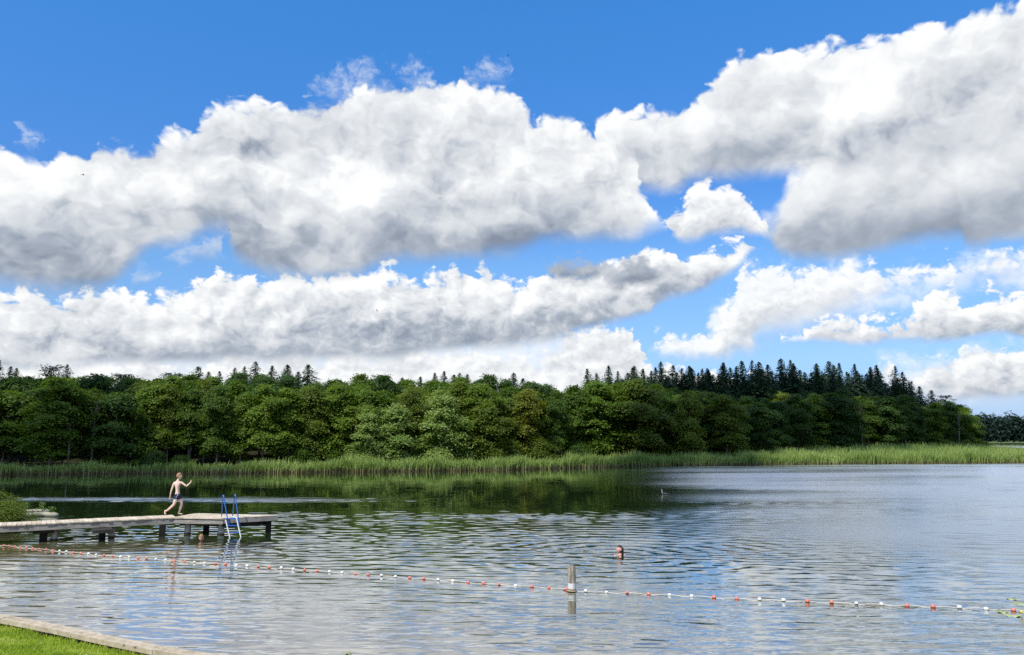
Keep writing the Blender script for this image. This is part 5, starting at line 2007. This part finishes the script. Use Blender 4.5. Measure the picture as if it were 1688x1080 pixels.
def build_near_bush():
    q, tips = broad_crown(140, 1.75, 1.5, 0.02, 0.35, 300, 52, 0.085, spray_r=0.34, top_pow=0.7, flat=0.6, lobes=0.35)
    for name, px, d, zs, w, label in (('bush', -6, 30.5, 0.84, 1.0, 'dense green bush behind the walkway at the left edge'), ('bush', 28, 30.2, 0.62, 0.75, 'low sprawling green bush right of the taller one behind the walkway')):
        x = (px - 844) / FPX * d
        root = empty(name, (x, d, -0.05), 0.7 * px)
        root.scale = (w, w, zs)
        set_props(root, label, 'bush', 'bushes beside the walkway')
        cr = quads_mesh('near_crown', q)
        cr.materials.append(LEAF['olive'])
        link(bpy.data.objects.new('crown', cr), root)
        trunk_mb(141, 1.6, 0.03, tips, top=0.6, n_limb=14, zmin=0.05).build('stems', BARK, root, True)
    # thin young stems with a few leaves standing over the old timber
    rng = np.random.default_rng(9)
    for px, py0, py1, label in ((42, 846, 829, 'thin leafy sapling left of the old timber'), (69, 845, 829, 'thin yellowish sapling in front of the old timber'), (84, 846, 836, 'short sprig at the right end of the old timber')):
        b = at_z(px, py0, 0.10)
        t = at_y(px + 1, py1, b.y)
        root = empty('sapling', b)
        set_props(root, label, 'sapling', 'saplings by the old timber')
        h = t.z - b.z
        MB().tube([(0, 0, -0.1), (0.02, 0, h * 0.5), (0.01, 0.02, h)], [0.008, 0.006, 0.003], 5).build('stem', BARK, root)
        cen = np.column_stack([rng.standard_normal(70) * 0.09, rng.standard_normal(70) * 0.09, h * (0.25 + 0.8 * rng.random(70))])
        me = quads_mesh('sapling_leaves', leaf_quads(rng, cen, rng.standard_normal((70, 3)) + np.array([0, -0.3, 0.9]), 0.09, 0.05))
        me.materials.append(LEAF['pale'])
        link(bpy.data.objects.new('leaves', me), root)


build_near_bush()


def build_old_timber():
    wood = mat_wood('old_log', (0.10, 0.095, 0.06), (0.26, 0.245, 0.17), (0.46, 0.44, 0.36), grain=(1.0, 6.0, 6.0))
    for pts, r, label in (([(38, 842.5), (66, 839.6), (88, 841.5)], 0.085, 'upper pale weathered log lying behind the walkway at the left'), ([(40, 850), (72, 848.2), (95, 849)], 0.12, 'lower weathered log nearer the walkway, beneath the pale one')):
        P = [at_z(x, y, 0.16 if r < 0.1 else 0.08) for x, y in pts]
        if r < 0.1:
            P = [Vector((p.x, P[0].y, p.z)) for p in P]
        root = empty('log', P[1])
        set_props(root, label, 'log', 'old logs behind the walkway')
        rnd = random.Random(int(r * 1000))
        line = resample(P, 0.15)
        mb = MB().tube([p - root.location + Vector((0, rnd.uniform(-.02, .02), rnd.uniform(-.015, .015))) for p in line], [r * (1 + rnd.uniform(-.15, .12)) * (0.7 if i in (0, len(line) - 1) else 1) for i in range(len(line))], 10)
        mb.build('wood', wood, root, True)


build_old_timber()


def build_dead_branch():
    wood = mat_bark('bare_branch', (0.20, 0.19, 0.16), (0.40, 0.39, 0.34), 4.0)
    y = at_z(358, 781.5).y - 0.25
    P = lambda px, py, dy=0.0: at_y(px, py, y + dy)
    root = empty('dead_branch', P(358, 781))
    set_props(root, 'bare pale fallen branch arching out of the reeds into the water, behind the running boy', 'branch')
    r0 = root.location
    mb = MB()
    for pts, r in (([(344.5, 775.5), (348, 773.5), (357, 772), (361, 772.5), (369, 773), (378, 773.8)], 0.022), ([(361.5, 772.3), (360, 775.5), (357.5, 777.8), (354.5, 779.3), (355.5, 782.5)], 0.028), ([(369, 772.5), (370.4, 776), (370, 783)], 0.030), ([(353, 773), (356, 771.5), (360, 771.8)], 0.015)):
        Q = [P(a, b, 0.05 * math.sin(a)) - r0 for a, b in pts]
        mb.tube(Q, [r * (1 - 0.4 * i / len(Q)) for i in range(len(Q))], 6)
    mb.build('wood', wood, root, True)


build_dead_branch()


# ------------------------------------------------------------------ unseen clouds added overhead, behind the camera, to shade parts of the far shore
def build_shade_cloud(name, cells, label, seed, height=420.0):
    """puffs added out of view to shade chosen places: cells are (x, y, radius) of its shadow on the ground"""
    rng = np.random.default_rng(seed)
    m, g = material('shade_cloud_white')
    d = g.new('ShaderNodeBsdfDiffuse')
    d.inputs['Color'].default_value = (0.9, 0.9, 0.9, 1)
    t = g.new('ShaderNodeBsdfTranslucent')
    t.inputs['Color'].default_value = (0.9, 0.9, 0.9, 1)
    mx = g.new('ShaderNodeMixShader')
    mx.inputs[0].default_value = 0.5
    g.t.links.new(d.outputs[0], mx.inputs[1])
    g.t.links.new(t.outputs[0], mx.inputs[2])
    finish(g, mx.outputs[0])
    k = height / sun_dir.z
    mb = MB()
    for x, y, r in cells:
        for q in range(4):
            ox, oy = rng.normal() * r * 0.35, rng.normal() * r * 0.35
            rr = r * (0.55 + 0.35 * rng.random())
            mb.ball((x + ox + sun_dir.x * k, y + oy + sun_dir.y * k, height + abs(rng.normal()) * r * 0.5), (rr, rr, rr * 0.8), 12, 8)
    o = mb.build(name, m, None, True)
    set_props(o, label, 'cloud', kind='structure')  # added cloud, out of view, only there to shade the far shore
    return o


def shade_cells(seed, test, x0, x1, y0, y1, step, keep):
    rng = np.random.default_rng(seed)
    out = []
    x = x0
    while x < x1:
        y = y0
        while y < y1:
            px, py = x + rng.uniform(-.3, .3) * step, y + rng.uniform(-.3, .3) * step
            if test(px, py):
                if rng.random() < keep:
                    out.append((px, py, step * rng.uniform(0.75, 1.05)))
            y += step
        x += step
    return out


def left_shade(x, y):
    return y > 80 + 0.10 * abs(x + 50) and x < -29 - 0.15 * (y - 85) and not (-54 < x < -42 and 92 < y < 99)


def right_shade(x, y):
    if x < 14 + 0.25 * (y - 105):
        return False
    start = 100 if x < 30 else 104 + (x - 30) * 0.62 + 8
    if y < start:
        return False
    if y > start + 24 and (x * 7.13 + y * 3.7) % 1.0 > 0.6:
        return False
    return not (12 < x < 33 and 122 < y < 131)


build_shade_cloud('cloud', shade_cells(1, left_shade, -110, -20, 80, 150, 6.0, 0.26), 'unseen white cloud added behind the viewer to shade the left of the far wood', 1)
def front_shade(x, y):
    return x < -32 and 70 < y + 0.06 * (x + 52) < 86


build_shade_cloud('cloud', shade_cells(3, front_shade, -100, -24, 66, 90, 5.0, 0.75), 'unseen white cloud added behind the viewer to shade the left of the reed belt', 3)
build_shade_cloud('cloud', shade_cells(2, right_shade, 8, 150, 98, 235, 6.5, 0.50), 'unseen white cloud added behind the viewer to shade the right of the far wood', 2)
